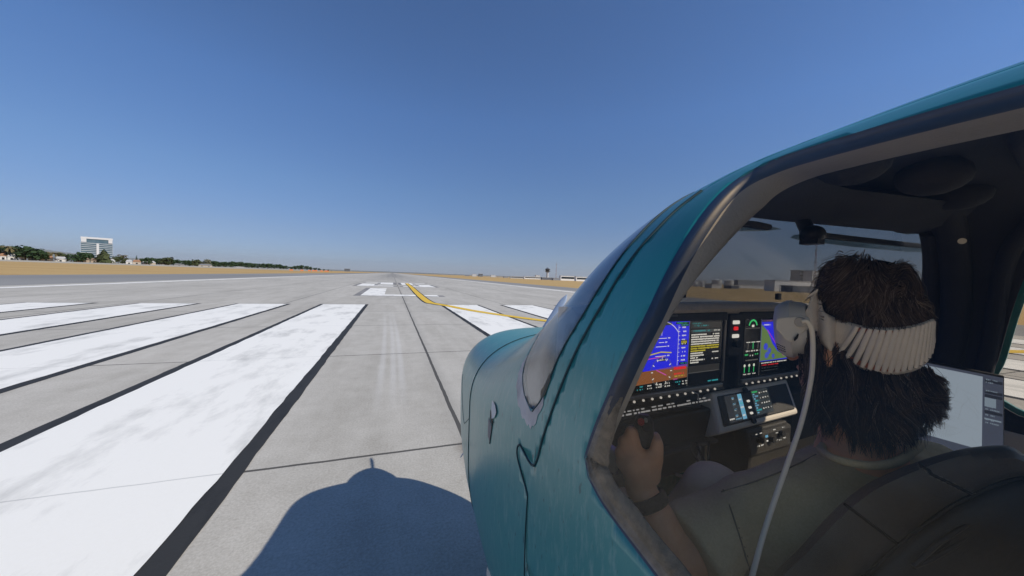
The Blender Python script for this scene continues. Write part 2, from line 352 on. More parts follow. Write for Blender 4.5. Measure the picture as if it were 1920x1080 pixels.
def section(y, n=168, inset=0.):
    w, zt, zb, zm, nu = par(y); w -= inset; zt -= inset; zb += inset; nl = NL(y); o = []
    for k in range(n):
        th = 2*math.pi*(k+.5)/n; c, s = math.cos(th), math.sin(th); e = nu if s > 0 else nl
        # even out the spacing of a superellipse by a radial form
        rad = (abs(c)**e + abs(s)**e)**(-1/e)
        o.append((XC + w*rad*c, y, zm + (zt-zm if s > 0 else zm-zb)*rad*s))
    return o
def surf_x(y, z, inset=0., side=-1):
    w, zt, zb, zm, nu = par(y); w -= inset; zt -= inset; zb += inset
    t, e = ((z-zm)/(zt-zm), nu) if z > zm else ((zm-z)/(zm-zb), NL(y))
    return XC + side*w*max(1-abs(t)**e, 0)**(1/e)
def sdpoly(poly):
    P0 = np.array(poly, float); P1 = np.roll(P0, -1, axis=0); D = P1-P0; L2 = (D**2).sum(1)
    def f(y, z):
        q = np.array([y, z]); t = np.clip(((q-P0)*D).sum(1)/L2, 0, 1); d = np.sqrt(((P0+D*t[:, None]-q)**2).sum(1)).min()
        c = ((P0[:, 1] > z) != (P1[:, 1] > z)); xs = P0[:, 0] + (z-P0[:, 1])/np.where(D[:, 1] == 0, 1e-12, D[:, 1])*D[:, 0]
        return -d if (np.count_nonzero(c & (y < xs)) % 2) else d
    return f
def split(V, F, val):            # cut polygons along val = 0; returns (inside, outside), each (V, F)
    V = list(V); val = list(val); cut = {}; ins, outs = [], []
    def mid(a, b):
        k = (min(a, b), max(a, b))
        if k not in cut:
            t = val[a]/(val[a]-val[b]); p = np.array(V[a])*(1-t)+np.array(V[b])*t; V.append(tuple(p)); val.append(0.); cut[k] = len(V)-1
        return cut[k]
    for f in F:
        s = [val[i] < 0 for i in f]
        if all(s): ins.append(f)
        elif not any(s): outs.append(f)
        else:
            a, b = [], []
            for i in range(len(f)):
                p, q = f[i], f[(i+1) % len(f)]
                (a if s[i] else b).append(p)
                if s[i] != s[(i+1) % len(f)]: m = mid(p, q); a.append(m); b.append(m)
            if len(a) > 2: ins.append(tuple(a))
            if len(b) > 2: outs.append(tuple(b))
    def comp(fs):
        u = sorted({i for f in fs for i in f}); ix = {j: k for k, j in enumerate(u)}
        return [V[i] for i in u], [tuple(ix[i] for i in f) for f in fs]
    return comp(ins), comp(outs)
WIN = [tuple(p) for p in cat([(.438,-.285),(.432,-.262),(.417,-.215),(.402,-.171),(.378,-.088),(.366,-.04),(.36,.031),(.357,.085),(.356,.12),(.352,.155),(.338,.179),(.31,.192),(.265,.194),(.2,.193),(.095,.189),
       (-.1,.178),(-.3,.155),(-.42,.08),(-.46,-.06),(-.46,-.24),(-.42,-.34),(-.3,-.375),(-.1,-.382),(.1,-.377),(.24,-.362),(.32,-.346),(.385,-.33),(.425,-.311)], 3)]
WS = [(.640,-.288),(.597,-.238),(.567,-.15),(.554,-.116),(.526,-.056),(.511,-.01),(.503,.05),(.498,.105),(.50,.2),(.50,.6),(1.4,.6),(1.4,.0),(1.0,-.09),(.86,-.115),(.795,-.14),(.773,-.18),(.768,-.217),(.752,-.243),(.71,-.273),(.67,-.286)]
WS = [tuple(p) for p in cat(WS[:9], 3)]+[(.50,.6),(1.4,.6)]+[tuple(p) for p in cat(WS[11:], 3)]
DOOR = [(.64,-.64),(.648,-.56),(.643,-.475),(.653,-.464),(.712,-.424),(.70,-.39),(.617,-.394),(.577,-.31),(.543,-.224),(.512,-.133),(.48,-.042),(.463,.034),(.447,.091),(.437,.13),(.42,.165),(.38,.2),(.3,.225),(0,.245),(-.4,.235),(-.58,.1),(-.6,-.3),(-.58,-.64)]
WINR = [tuple(p) for p in cat([(.30,-.27),(.275,-.2),(.262,-.12),(.248,-.04),(.225,.05),(.19,.12),(.14,.16),(.05,.172),(-.1,.172),(-.3,.155),(-.42,.08),(-.46,-.06),(-.46,-.22),(-.42,-.31),(-.3,-.33),(-.1,-.335),(.1,-.33),(.24,-.31)], 3)]
WSR = [(.56,-.29),(.47,-.28),(.43,-.2),(.40,-.08),(.375,.05),(.358,.14),(.36,.17),(.42,.20),(.50,.22),(.50,.6)]+WS[WS.index((1.4,.6)):] if (1.4,.6) in WS else []
REAR = [tuple(p) for p in cat([(-.64,.14),(-.62,-.05),(-.64,-.26),(-.82,-.30),(-1.0,-.26),(-1.08,-.06),(-1.05,.09),(-.85,.14)], 3)]  # unseen rear windows, put in to let more daylight into the cabin
f_win, f_ws, f_door, f_winr, f_rear = sdpoly(WIN), sdpoly(WS), sdpoly(DOOR), sdpoly(WINR), sdpoly(REAR)
f_wsr = sdpoly(WSR)

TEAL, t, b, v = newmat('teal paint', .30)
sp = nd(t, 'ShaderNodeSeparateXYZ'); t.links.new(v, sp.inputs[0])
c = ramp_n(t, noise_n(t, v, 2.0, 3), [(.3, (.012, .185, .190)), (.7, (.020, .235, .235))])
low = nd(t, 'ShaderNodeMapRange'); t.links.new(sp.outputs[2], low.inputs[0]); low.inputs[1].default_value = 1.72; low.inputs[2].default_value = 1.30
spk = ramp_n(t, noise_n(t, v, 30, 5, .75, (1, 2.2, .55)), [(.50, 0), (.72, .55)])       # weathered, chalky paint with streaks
c = mix_n(t, math_n(t, 'MULTIPLY', low.outputs[0], .28), c, (.15, .36, .29))  # paler lower flank: the runway's reflection put into the paint colour
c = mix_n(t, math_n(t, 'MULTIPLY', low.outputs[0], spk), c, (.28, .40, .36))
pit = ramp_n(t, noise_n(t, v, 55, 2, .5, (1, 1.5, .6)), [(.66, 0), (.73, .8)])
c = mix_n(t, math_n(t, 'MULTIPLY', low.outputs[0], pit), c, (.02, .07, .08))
t.links.new(c, b.inputs['Base Color']); b.inputs['Coat Weight'].default_value = .22; b.inputs['Coat Roughness'].default_value = .16
bump_n(t, b, noise_n(t, v, 42, 4, .6, (1, 1.6, .6)), .10, .004)
SEAM = M('panel gap', (.008, .035, .04), .7)
NAVY = M('navy seal rim shade', (.012, .032, .085), .45)  # dark navy stands for the shaded rim of the skin
BLK = M('black rubber', (.008, .008, .009), .65)
TRIM = M('grey door trim', (.28, .275, .27), .75, var=((.33, .32, .31), 8, 5), bump=(180, .15))
PRIM = M('bare pale primer', (.62, .56, .52), .8, var=((.42, .37, .34), 14, 6), bump=(60, .4))
LINER = M('dark cabin lining', (.028, .028, .030), .85, var=((.036, .035, .038), 9, 4), bump=(250, .15))
DARK = M('dark panel plastic', (.032, .030, .028), .6, var=((.042, .039, .036), 30, 4), bump=(300, .12))
GLARE = M('glareshield fabric', (.60, .53, .45), .9, var=((.68, .60, .51), 60, 4), bump=(300, .3))
METAL = M('brushed bezel metal', (.42, .40, .37), .38, .7, bump=(200, .1))
ALU = M('aluminium', (.55, .55, .54), .35, .9)
WSG = glass('tinted windshield', (.575, .605, .655), .65, .13, .22)
SWG = glass('side window glass', (.90, .905, .91), .5, .03)
WDG = glass('door window glass', (.99, .935, .85), .17, .012, .2)
VIS = glass('smoked visor plastic', (.55, .58, .55), .3, .06, .15)

plane = empty('aeroplane', (XC, 0, -H), 'teal four seat light aeroplane parked on the runway with its cockpit window open to view', 'aeroplane')
PO = (XC, 0, -H)
def pmb(): return MB(PO)
ys = list(np.linspace(-4.4, -.7, 38)[:-1])+list(np.linspace(-.7, 1.25, 118)[:-1])+list(np.linspace(1.25, 1.8, 30)[:-1])+list(np.linspace(1.8, 1.93, 20))
N = 168
V = [p for y in ys for p in section(y, N)]
F = [(i*N+j, i*N+(j+1) % N, (i+1)*N+(j+1) % N, (i+1)*N+j) for i in range(len(ys)-1) for j in range(N)]
def fldw(V, off=0.):             # the windshield reaches further aft on the right
    return [9. if p[1] < -.2 or p[1] > 1.3 else (f_ws(p[1], p[2]) if p[0] < XC else f_wsr(p[1], p[2]))+off for p in V]
def fld(V, f, left=None, off=0.):
    return [(9. if (left is True and p[0] > XC) or (left is False and p[0] < XC) or p[1] < -1.3 or p[1] > 1.3 else f(p[1], p[2])+off) for p in V]
def part(name, VF, mat, parent, **k):
    m = pmb(); m.add(*VF); return m.build(name, mat, parent, smooth=50, **k)
gws, rest = split(V, F, fldw(V))
gwl, rest = split(*rest, fld(rest[0], f_win, True))
gwr, rest = split(*rest, fld(rest[0], f_winr, False))
grl, rest = split(*rest, fld(rest[0], f_rear, True))
grr, rest = split(*rest, fld(rest[0], f_rear, False))
dl, rest = split(*rest, fld(rest[0], f_door, True))
nose = [9. if False else 1.36-p[1] for p in rest[0]]
cowl, rest = split(*rest, nose)
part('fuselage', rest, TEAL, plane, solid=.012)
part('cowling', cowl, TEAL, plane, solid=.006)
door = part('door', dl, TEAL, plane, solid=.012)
part('windshield', gws, WSG, plane, solid=.005)
part('window_pane', gwl, WDG, door, solid=.004)
part('side_window', gwr, SWG, plane, solid=.004)
part('rear_window', grl, SWG, plane, solid=.004); part('rear_window', grr, SWG, plane, solid=.004)

def on_skin(pts, off=.0, side=-1):
    o = []
    for y, z in pts:
        x = surf_x(y, z, 0, side); o.append(np.array([x + side*off, y, z]))
    return o
def seam(name, pts, rad, mat, parent, off=.0004, n=6):
    m = pmb(); m.tube(on_skin(cat(pts, 6), off), rad, n); return m.build(name, mat, parent, smooth=80)
seam('door_seam', DOOR[2:15], .0027, SEAM, door)
seam('door_seam', [(.648,-.66),(.648,-.56),(.643,-.475)], .0018, SEAM, door)
def cowl_arc(y0, th0, th1, n=40, dy=0.):
    o = []
    for k in range(n+1):
        th = R(th0+(th1-th0)*k/n); y = y0 + dy*math.sin((k/n)*math.pi)
        w, zt, zb, zm, nu = par(y); c, s = math.cos(th), math.sin(th); e = nu if s > 0 else NL(y); rad = (abs(c)**e+abs(s)**e)**(-1/e)*1.0005
        o.append((XC + w*rad*c, y, zm + (zt-zm if s > 0 else zm-zb)*rad*s))
    return o
m = pmb(); m.tube(cowl_arc(1.36, 230, -50, 70), .0022, 6); m.build('cowling_seam', SEAM, plane)
m = pmb(); m.tube(on_skin(cat([(1.36,-.60),(1.46,-.66),(1.525,-.685),(1.60,-.62),(1.66,-.5)], 6)), .0015, 6); m.build('cowling_seam', SEAM, plane)
# pale primer showing round the windshield corner, and an open latch
def patch(name, poly, mat, parent, lift=.0012, side=-1):
    m = pmb(); c = np.mean(poly, axis=0); pts = [tuple(c+(np.array(p)-c)*k) for k in (.02, .5, 1) for p in poly]; n = len(poly)
    vs = [(surf_x(y, z, 0, side)+side*lift, y, z) for y, z in pts]
    m.add(vs, [(i*n+j, i*n+(j+1) % n, (i+1)*n+(j+1) % n, (i+1)*n+j) for i in range(2) for j in range(n)]); return m.build(name, mat, parent, smooth=60)
def band(name, pts_in, pts_out, mat, parent, lift=.001):
    m = pmb(); a = on_skin(pts_in, lift); b = on_skin(pts_out, lift); n = len(a)
    m.add(a+b, [(i, i+1, n+i+1, n+i) for i in range(n-1)]); return m.build(name, mat, parent, smooth=60)
wsl = cat([(.800,-.137),(.773,-.18),(.768,-.217),(.752,-.243),(.71,-.273),(.67,-.286),(.640,-.288),(.597,-.238),(.583,-.195)], 5)
out_l = []
for i, p in enumerate(wsl):
    k = i/(len(wsl)-1); wd = .042*math.sin(math.pi*min(max((k-.18)/.70, 0), 1))**.7 + .001 + .004*math.sin(i*2.1)*(0.2 < k < .9)
    d = p-np.array([.69,-.19]); out_l.append(p + d/np.linalg.norm(d)*wd)
band('bare_edge', wsl, out_l, PRIM, plane)
patch('hinge_cover', [(.588,-.19),(.597,-.215),(.612,-.235),(.605,-.25),(.590,-.235),(.578,-.20)], M('brown hinge metal', (.10, .085, .06), .5, .5, var=((.03, .03, .03), 60, 4)), plane, .002)
seam('windshield_seal', [(.640,-.288),(.597,-.238),(.567,-.15),(.526,-.056),(.503,.05),(.498,.105),(.50,.19)], .0022, SEAM, plane)
# the open static-port flap on the side
patch('latch_flap', [(.960,-.378),(.915,-.377),(.893,-.388),(.905,-.408),(.935,-.425),(.952,-.402)], M('pale flap metal', (.60, .58, .56), .5), plane, .004)
patch('latch_recess', [(.968,-.408),(.945,-.412),(.925,-.432),(.938,-.442),(.962,-.432)], BLK, plane, .0025)
patch('latch_cover', [(.985,-.44),(.95,-.445),(.935,-.455),(.955,-.505),(.985,-.50)], M('worn pinkish primer', (.22, .20, .19), .7), plane, .0015)
m = pmb(); m.tube(on_skin([(.930,-.430),(.938,-.46),(.957,-.51)], .001), .0018, 6); m.build('latch_seam', BLK, plane)

# window frame of the left door: navy seal coloured as the skin rim in shade, then a broad grey trim ring turning inward
def ring(name, polyfn, mats, parent, side=-1):
    m = pmb(); L = polyfn(); k = len(L[0]); vs = [p for r in L for p in r]
    m.add(vs, [(i*k+j, i*k+(j+1) % k, (i+1)*k+(j+1) % k, (i+1)*k+j) for i in range(len(L)-1) for j in range(k)]); return m.build(name, mats, parent, smooth=70)
wc = np.array(WIN); nwin = len(wc)
tn = np.roll(wc, -1, 0)-np.roll(wc, 1, 0); tn /= np.linalg.norm(tn, axis=1)[:, None]; nr = np.stack([-tn[:, 1], tn[:, 0]], 1)
if f_win(*(wc[0]+nr[0]*.01)) > 0: nr = -nr          # nr points into the opening
def loop(inset, depth, side=-1, clampz=.15):
    o = []
    for p, n in zip(wc, nr):
        q = p + n*inset; x = surf_x(p[0], p[1], 0, side); o.append((x - side*depth, q[0], q[1]))
    return o
ring('window_seal', lambda: [loop(-.0005, -.0005), loop(.006, .001), loop(.012, .006), loop(.0135, .022)], NAVY, door)
DK = np.clip((wc[:, 1]+.05)/.18, 0, 1)     # the trim is deeper along the top
def loopv(inset, d0, d1):
    o = []
    for p, n, k in zip(wc, nr, DK):
        q = p + n*inset; o.append((surf_x(p[0], p[1]) + d0+(d1-d0)*k, q[0], q[1]))
    return o
ring('window_trim', lambda: [loop(.0135, .022), loop(.014, .0235), loopv(.015, .027, .05), loopv(.016, .030, .080), loopv(.011, .031, .108), loopv(-.02, .031, .110)], TRIM, door)
# lower front edge of that window is bare and chipped
def sill():
    a, b_ = [], []
    for i in range(len(wc)):
        y, z = wc[i]
        if (y > .05 and z < -.30) or (y > .405 and z < -.2):
            pass
    idx = [i for i in range(nwin) if (wc[i][0] > .02 and wc[i][1] < -.325)]+[i for i in range(nwin) if wc[i][0] > .40 and wc[i][1] < -.17]
    idx = sorted(set(idx), key=lambda i: math.atan2(wc[i][1]+.2, wc[i][0]-.2))
    pts = [wc[i] for i in idx]; nn = [nr[i] for i in idx]
    m = pmb(); A = []; B = []
    for k, (p, n) in enumerate(zip(pts, nn)):
        x = surf_x(p[0], p[1]); e_k = min(k, len(pts)-1-k)/6; wd = (.006 + .020*min(e_k, 1)) + .0025*math.sin(k*1.7)*min(e_k, 1)
        A.append((x+.001, p[0]+n[0]*.004, p[1]+n[1]*.004)); B.append((x+.018, p[0]+n[0]*(wd+.006), p[1]+n[1]*(wd+.006)))
    n = len(A); m.add(A+B, [(i, i+1, n+i+1, n+i) for i in range(n-1)]); return m.build('worn_sill', M('chipped sill', (.25, .225, .205), .85, var=((.16, .145, .13), 60, 8), bump=(90, .6)), door, smooth=60, solid=.003)
sill()

# cabin lining
ysl = list(np.linspace(-1.1, 1.08, 110))
NL2 = 120
V2 = [p for y in ysl for p in section(y, NL2, .05)]
F2 = [(i*NL2+j, i*NL2+(j+1) % NL2, (i+1)*NL2+(j+1) % NL2, (i+1)*NL2+j) for i in range(len(ysl)-1) for j in range(NL2)]
_, r2 = split(V2, F2, fldw(V2, .004))
_, r2 = split(*r2, [(f_win(p[1], p[2])-(.075 if p[2] < -.02 else .012+.063*max(0, (.10-p[2])/.12)) if p[0] < XC and -1 < p[1] < 1 and p[2] < .10 else (f_win(p[1], p[2])-.012 if p[0] < XC and -1 < p[1] < 1 else 9.)) for p in r2[0]])
_, r2 = split(*r2, fld(r2[0], f_winr, False, -.004))
_, r2 = split(*r2, fld(r2[0], f_rear, None, -.01))
up_l, lo_l = split(*r2, [-.36-p[2] for p in r2[0]])
PALE = M('rear lining bounce', (.74, .71, .66), .85, bump=(150, .15))  # unseen rear of the cabin, made pale to bounce daylight forward
rear_l, up_l = split(*up_l, [p[1]+.06 for p in up_l[0]])
part('cabin_lining', up_l, LINER, plane, solid=.006)
part('rear_lining', rear_l, PALE, plane, solid=.006)
part('side_panel', lo_l, M('warm grey side panel', (.62, .58, .52), .85, var=((.68, .64, .58), 8, 4), bump=(150, .15)), plane, solid=.006)  # lower lining lightened to bounce daylight back into the cabin
# rear bulkhead
m = pmb(); m.add(section(-1.1, 60, .03), [tuple(range(60))]); m.build('rear_bulkhead', PALE, plane, solid=.02)
# headliner front edge beam and overhead pads
m = pmb()
rs = []
for k in range(41):
    w = -.36 + .81*k/40; x = XC+w; ye = .47-.10*min(max((w+.1)/.5, 0), 1); lo = .150-.02*max(-w-.3, 0)/.2
    wv, zt_, zb_, zm_, nu = par(ye); t_ = abs(w)/(wv-.03); zz = max(zm_ + (zt_-.03-zm_)*max(1-t_**nu, 0)**(1/nu), lo+.012)
    rs.append([(x, ye+.05, zz-.002), (x, ye-.03, zz+.012), (x, ye-.13, max(lo+.045, zz-.05)), (x, ye-.07, lo+.008), (x, ye-.005, lo), (x, ye+.04, lo+.012)])
m.rings(rs); m.build('windshield_header', LINER, plane, smooth=50)
m = pmb()
for cx, cy in ((.78, .30), (.98, .26), (1.2, .28)): m.ball((cx, cy, .215), (.05, .05, .035), 16, 8)
m.tube([(.72, .1, .225), (.86, .14, .222), (1.05, .16, .222), (1.3, .12, .215)], .02, 8)
m.build('overhead_vent', LINER, plane, smooth=60)
# right hand pillar: ridges of dark padding between windshield and side window
m = pmb()
for L, r_ in (([(.352,.15),(.37,.06),(.395,-.06),(.42,-.18),(.455,-.29)], .014), ([(.31,.20),(.325,.12),(.335,.02),(.345,-.1),(.36,-.22),(.37,-.36)], .022), ([(.20,.17),(.245,.10),(.27,.0),(.285,-.12),(.30,-.24),(.32,-.36)], .013)):
    m.tube([(surf_x(y, z, .055, 1), y, z) for y, z in cat(L, 6)], r_, 12, flat=1.3)
m.build('right_pillar', LINER, plane, smooth=60)

# propeller at rest
HUB = np.array([XC, 1.985, -.61])
m = pmb(); rs = []
for k in range(9):
    tt = k/8; rr = .17*math.cos(tt*math.pi/2)**.7 if k < 8 else .004
    rs.append([HUB+np.array([rr*math.cos(2*math.pi*j/24), -.06+.30*tt, rr*math.sin(2*math.pi*j/24)]) for j in range(24)])
m.rings(rs); spn = m.build('spinner', M('white spinner paint', (.7, .7, .7), .3), plane, smooth=60)
PROPM = M('pale grey propeller', (.40, .47, .58), .5)
for sgn in (1, -1):
    a = R(54); er = np.array([math.cos(a), 0, math.sin(a)])*sgn; et = np.array([-math.sin(a), 0, math.cos(a)])*sgn; ey = np.array([0, 1., 0])
    m = pmb(); rs = []
    for k in range(13):
        s = k/12; r_ = .12+.50*s; ch = .028*(1+.9*math.sin(min(s*1.7, 1)*math.pi/2))*(1 if s < .8 else max(math.sqrt(max(1-((s-.8)/.2)**2, 0)), .05)); pitch = R(78-18*s)
        cd = et*math.cos(pitch)+ey*math.sin(pitch); nd_ = np.cross(er, cd); th = .022*(1-.75*s)
        rs.append([HUB + er*r_ + cd*ch*.5*math.cos(2*math.pi*j/12) + nd_*th*.5*math.sin(2*math.pi*j/12) for j in range(12)])
    m.rings(rs); m.build('propeller_blade', PROPM, plane, smooth=60)
# wings, tail and wheels (outside the picture, they carry the aeroplane)
def wing(name, root, tip, cr, ct, th, mat=TEAL):
    m = pmb(); rs = []; root = np.array(root, float); tip = np.array(tip, float); sp_ = tip-root; sp_ /= np.linalg.norm(sp_)
    up = np.array([0, 0, 1.]) if abs(sp_[2]) < .7 else np.array([1., 0, 0])
    for k in range(9):
        s = k/8; c_ = cr+(ct-cr)*s; o = np.array(root)+(np.array(tip)-root)*s; pr = []
        for j in range(24):
            a = 2*math.pi*j/24; u = .5*(1-math.cos(a)); yt = th*2.2*(math.sqrt(max(u, 0))*.9-u*.9+.002)*(1 if a < math.pi else -1)
            pr.append(o + np.array([0, -u*c_, 0]) + up*yt*c_)
        rs.append(pr)
    m.rings(rs); return m.build(name, mat, plane, smooth=50)
WWH = M('white wing bounce', (.82, .81, .78), .4)  # unseen wings whitened to bounce sunlight up through the door window
wing('wing', (XC-.5, .22, -1.0), (XC-5.6, .05, -.72), 1.6, 1.0, .13, WWH); wing('wing', (XC+.5, .22, -1.0), (XC+5.6, .05, -.72), 1.6, 1.0, .13, WWH)
wing('tailplane', (XC, -3.5, -.25), (XC-1.9, -3.7, -.25), .8, .55, .1); wing('tailplane', (XC, -3.5, -.25), (XC+1.9, -3.7, -.25), .8, .55, .1)
wing('fin', (XC, -3.2, -.2), (XC, -4.0, 1.0), 1.2, .6, .1)
TYRE = M('tyre rubber', (.02, .02, .02), .8); 
for x, y in ((XC, 1.5), (XC-1.6, -.75), (XC+1.6, -.75)):
    m = pmb(); m.tube([(x-.07, y, -H+.2), (x+.07, y, -H+.2)], .2, 24); wh = m.build('wheel', TYRE, plane, smooth=50, bevel=.03)
    m = pmb(); m.ball((x, y-.05, -H+.26), (.11, .42, .16), 20, 12); m.build('wheel_fairing', TEAL, plane, smooth=60)
    m = pmb(); m.tube([(x, y, -H+.3), (XC+(x-XC)*.8, y, -.95)], .035, 10); m.build('gear_leg', TEAL, plane, smooth=60)

# ------------------------------------------------------------------ the far side of the airfield
TRUNK = M('tree bark', (.06, .045, .03), .9)
def leafmat(name, a, b_): return M(name, a, .8, var=(b_, 1.3, 4), spec=.2)
LEAF = [leafmat('dark foliage', (.022, .045, .018), (.045, .075, .028)), leafmat('olive foliage', (.045, .06, .022), (.08, .09, .035)), leafmat('dry palm foliage', (.12, .10, .045), (.16, .13, .06)), leafmat('pale foliage', (.12, .13, .08), (.22, .22, .16))]
def crown(kind, h, w, seed, n=340):
    rnd = random.Random(seed); b = MB()
    cl = []
    if kind == 'cypress': cl = [(0, 0, h*(.12+.85*i/9), w*.5*(1-.85*i/9)) for i in range(10)]
    elif kind == 'palm': cl = []
    else:
        for i in range(12):
            a = rnd.uniform(0, 6.28); r_ = w*.5*math.sqrt(rnd.random())*.75; z = h*(.32+.52*rnd.random())
            cl.append((r_*math.cos(a), r_*math.sin(a), z, w*rnd.uniform(.16, .30)))
        cl.append((0, 0, h*.78, w*.24))
    if kind == 'palm':
        for k in range(26):
            a = rnd.uniform(0, 6.28); el = rnd.uniform(-.5, 1.2); L = w*.5*rnd.uniform(.8, 1.1); p = []
            for i in range(5):
                s = i/4; p.append((math.cos(a)*L*s, math.sin(a)*L*s, h*.86 + math.sin(el)*L*s*.8 - L*.55*s*s))
            wd = w*.05
            vs = [q for x, y, z in p for q in ((x-math.sin(a)*wd, y+math.cos(a)*wd, z-.1*wd), (x, y, z+wd*.5), (x+math.sin(a)*wd, y-math.cos(a)*wd, z-.1*wd))]
            b.add(vs, [(3*i+j, 3*i+j+1, 3*i+4+j, 3*i+3+j) for i in range(4) for j in (0, 1)])
        return b
    per = max(n//len(cl), 12)
    for cx, cy, cz, r_ in cl:
        for k in range(per):
            v = np.random.RandomState(rnd.randrange(1 << 30)).randn(3); v /= np.linalg.norm(v); rr = r_*rnd.uniform(.55, 1.12)
            c = np.array([cx, cy, cz])+v*rr*np.array([1, 1, .85]); s = r_*rnd.uniform(.22, .42)
            a = np.cross(v, (rnd.uniform(-1, 1), rnd.uniform(-1, 1), 1)); a /= np.linalg.norm(a)+1e-6; e = np.cross(v, a)+v*rnd.uniform(-.5, .5)
            b.quad(c-a*s-e*s*.6, c+a*s*.8-e*s*.5, c+a*s+e*s*.6, c-a*s*.7+e*s*.7)
    return b
def tree_proto(name, kind, mi, h, w, seed, label, group):
    t = wempty(name, (0, 0, -500), label, 'tree', group)
    b = MB(); b.tube([(0, 0, 0), (.05*w, .02*w, h*.25), (.02*w, 0, h*.6)], [h*.03, h*.022, h*.012], 7)
    for k in range(4):
        a = k*1.6+seed; b.tube([(.03*w, .01*w, h*.3), (math.cos(a)*w*.25, math.sin(a)*w*.25, h*.62)], [h*.014, h*.006], 5)
    if kind == 'palm': b = MB(); b.tube([(0, 0, 0), (.03*w, 0, h*.5), (0, 0, h*.87)], [h*.03, h*.022, h*.018], 8)
    b.build('trunk', TRUNK, t, smooth=60)
    c = crown(kind, h, w, seed).build('crown', LEAF[mi], t)
    t['h'] = h; return t
TL = {'bush': ('round_tree', 'bushy', 0, 'dark rounded tree in the row along the far left edge of the dry grass', 'trees along the left of the airfield'),
      'olive': ('broad_tree', 'bushy', 1, 'olive green spreading tree among the low houses left of the runway', 'olive trees by the houses'),
      'palm': ('palm_tree', 'palm', 2, 'brownish palm tree standing above the low houses left of the runway', 'palms by the houses'),
      'cyp': ('cypress_tree', 'cypress', 0, 'thin dark cypress standing alone right of the glass office block', None),
      'pale': ('pale_tree', 'bushy', 3, 'pale whitish blossoming tree in front of the dark tree row left of the runway', None),
      'big': ('tall_tree', 'cypress', 1, 'large conical green tree right in front of the glass office block', None)}
PROTO = {}
def place_tree(kind, px, top, base, dist, seed, wf=1.):
    nm, k, mi, lab, grp = TL[kind]; key = (kind, seed % 4)
    p0 = far(px, base, dist); p1 = far(px, top, dist); h = max(p1.z-p0.z, 1.5)
    if key not in PROTO:
        o = PROTO[key] = tree_proto(nm, k, mi, 10., {'cyp': 3.2, 'big': 9, 'palm': 7.5}.get(kind, 9.), 11+seed, lab, grp)
    else: o = copy_tree(PROTO[key])
    zb = gz(p0.x, p0.y); s = (p1.z-zb)/10
    o.location = (p0.x, p0.y, zb); o.scale = (s*wf, s*wf, s); o.rotation_euler = (0, 0, seed*1.7); return o
spec = [('bush',2,458,'',1.2),('palm',17,460),('bush',34,461),('bush',47,460,'',1.2),('bush',58,463),('bush',67,467),('bush',76,468),('palm',95,471),('palm',103,472),('olive',118,474),('bush',139,476),('bush',150,473),('bush',158,472,'',1.2),('bush',168,475),
        ('big',195,468),('olive',215,482),('olive',222,480),('palm',230,477),('olive',238,483),('cyp',256,478),('bush',268,484),('bush',276,483),('bush',287,483),('bush',298,484),('olive',306,484),('olive',315,482),('bush',324,487),('bush',333,486),('bush',343,487),('bush',352,488),('olive',360,488),('olive',370,486),('pale',388,485)]
for k, s in enumerate(spec): place_tree(s[0], s[1], s[2], s[1]*.036+486, 640+random.uniform(-40, 40), k, s[4] if len(s) > 4 else 1.)
x = 398; k = 60
while x < 622:
    top = np.interp(x, [398, 450, 500, 550, 570, 580, 605, 622], [489, 491, 494, 499, 497, 500, 503, 507])+random.uniform(-1, 1.2)
    place_tree('bush', x, top, np.interp(x, [400, 520, 620], [501, 506, 510]), 760+random.uniform(-50, 50)+(x-398)*3, k, 1.25); x += random.uniform(5.5, 9); k += 1
for x in (640, 668, 676, 690, 722, 735, 748, 765, 778, 792, 806, 826, 840, 852, 862, 873, 884):
    place_tree('bush', x, np.interp(x, [640, 690, 885], [509, 511, 518])+random.uniform(-.5, .5), 514, 2600, k, 1.9)['label'] = 'dark tree in the distant line across the far end of the runway'; k += 1
# low houses
WALLS = [M('white wall', (.62, .61, .58), .8), M('cream wall', (.48, .42, .34), .8), M('tan wall', (.38, .30, .22), .8), M('grey wall', (.30, .30, .30), .8)]
ROOFS = [M('pale roof', (.45, .44, .42), .8), M('clay tile roof', (.36, .19, .10), .8, var=((.27, .14, .08), 2, 3)), M('brown roof', (.20, .14, .10), .8), M('grey roof', (.20, .20, .20), .8)]
WINM = M('dark window glass', (.02, .025, .03), .15)
NMW = ['white', 'cream', 'tan', 'grey']; NMR = ['pale', 'clay tile', 'brown', 'grey']
seen = set()
def house(px0, px1, ytop, ybase, dist, wi, ri, extra=''):
    p0, p1 = far(px0, ybase, dist), far(px1, ybase, dist); w = (p1-p0).length; zt = far((px0+px1)/2, ytop, dist).z; zb = gz(p0.x, p0.y)
    h = zt-zb; c = (p0+p1)/2; d = p1-p0; rz = math.atan2(d.y, d.x)
    lab = f'low house with {NMW[wi]} walls and {NMR[ri]} roof{extra}'
    t = wempty('house', (c.x, c.y, zb), lab, 'house', 'houses beyond the left grass', rz)
    b = MB(); dp = 9.; hw = h*.62; b.box((0, dp/2, hw/2), (w, dp, hw)); b.build('wall', WALLS[wi], t)
    b = MB(); e = .4; hr = h
    b.add([(-w/2-e, -e, hw), (w/2+e, -e, hw), (w/2+e, dp+e, hw), (-w/2-e, dp+e, hw), (-w/2+w*.15, dp/2, hr), (w/2-w*.15, dp/2, hr)], [(0, 1, 5, 4), (1, 2, 5), (2, 3, 4, 5), (3, 0, 4), (3, 2, 1, 0)]); b.build('roof', ROOFS[ri], t)
    n = max(int(w/6), 1)
    for k in range(n):
        b = MB(); b.box((-w/2+w*(k+.5)/n, -.03, hw*.52), (1.5, .06, hw*.45)); b.build('window', WINM, t)
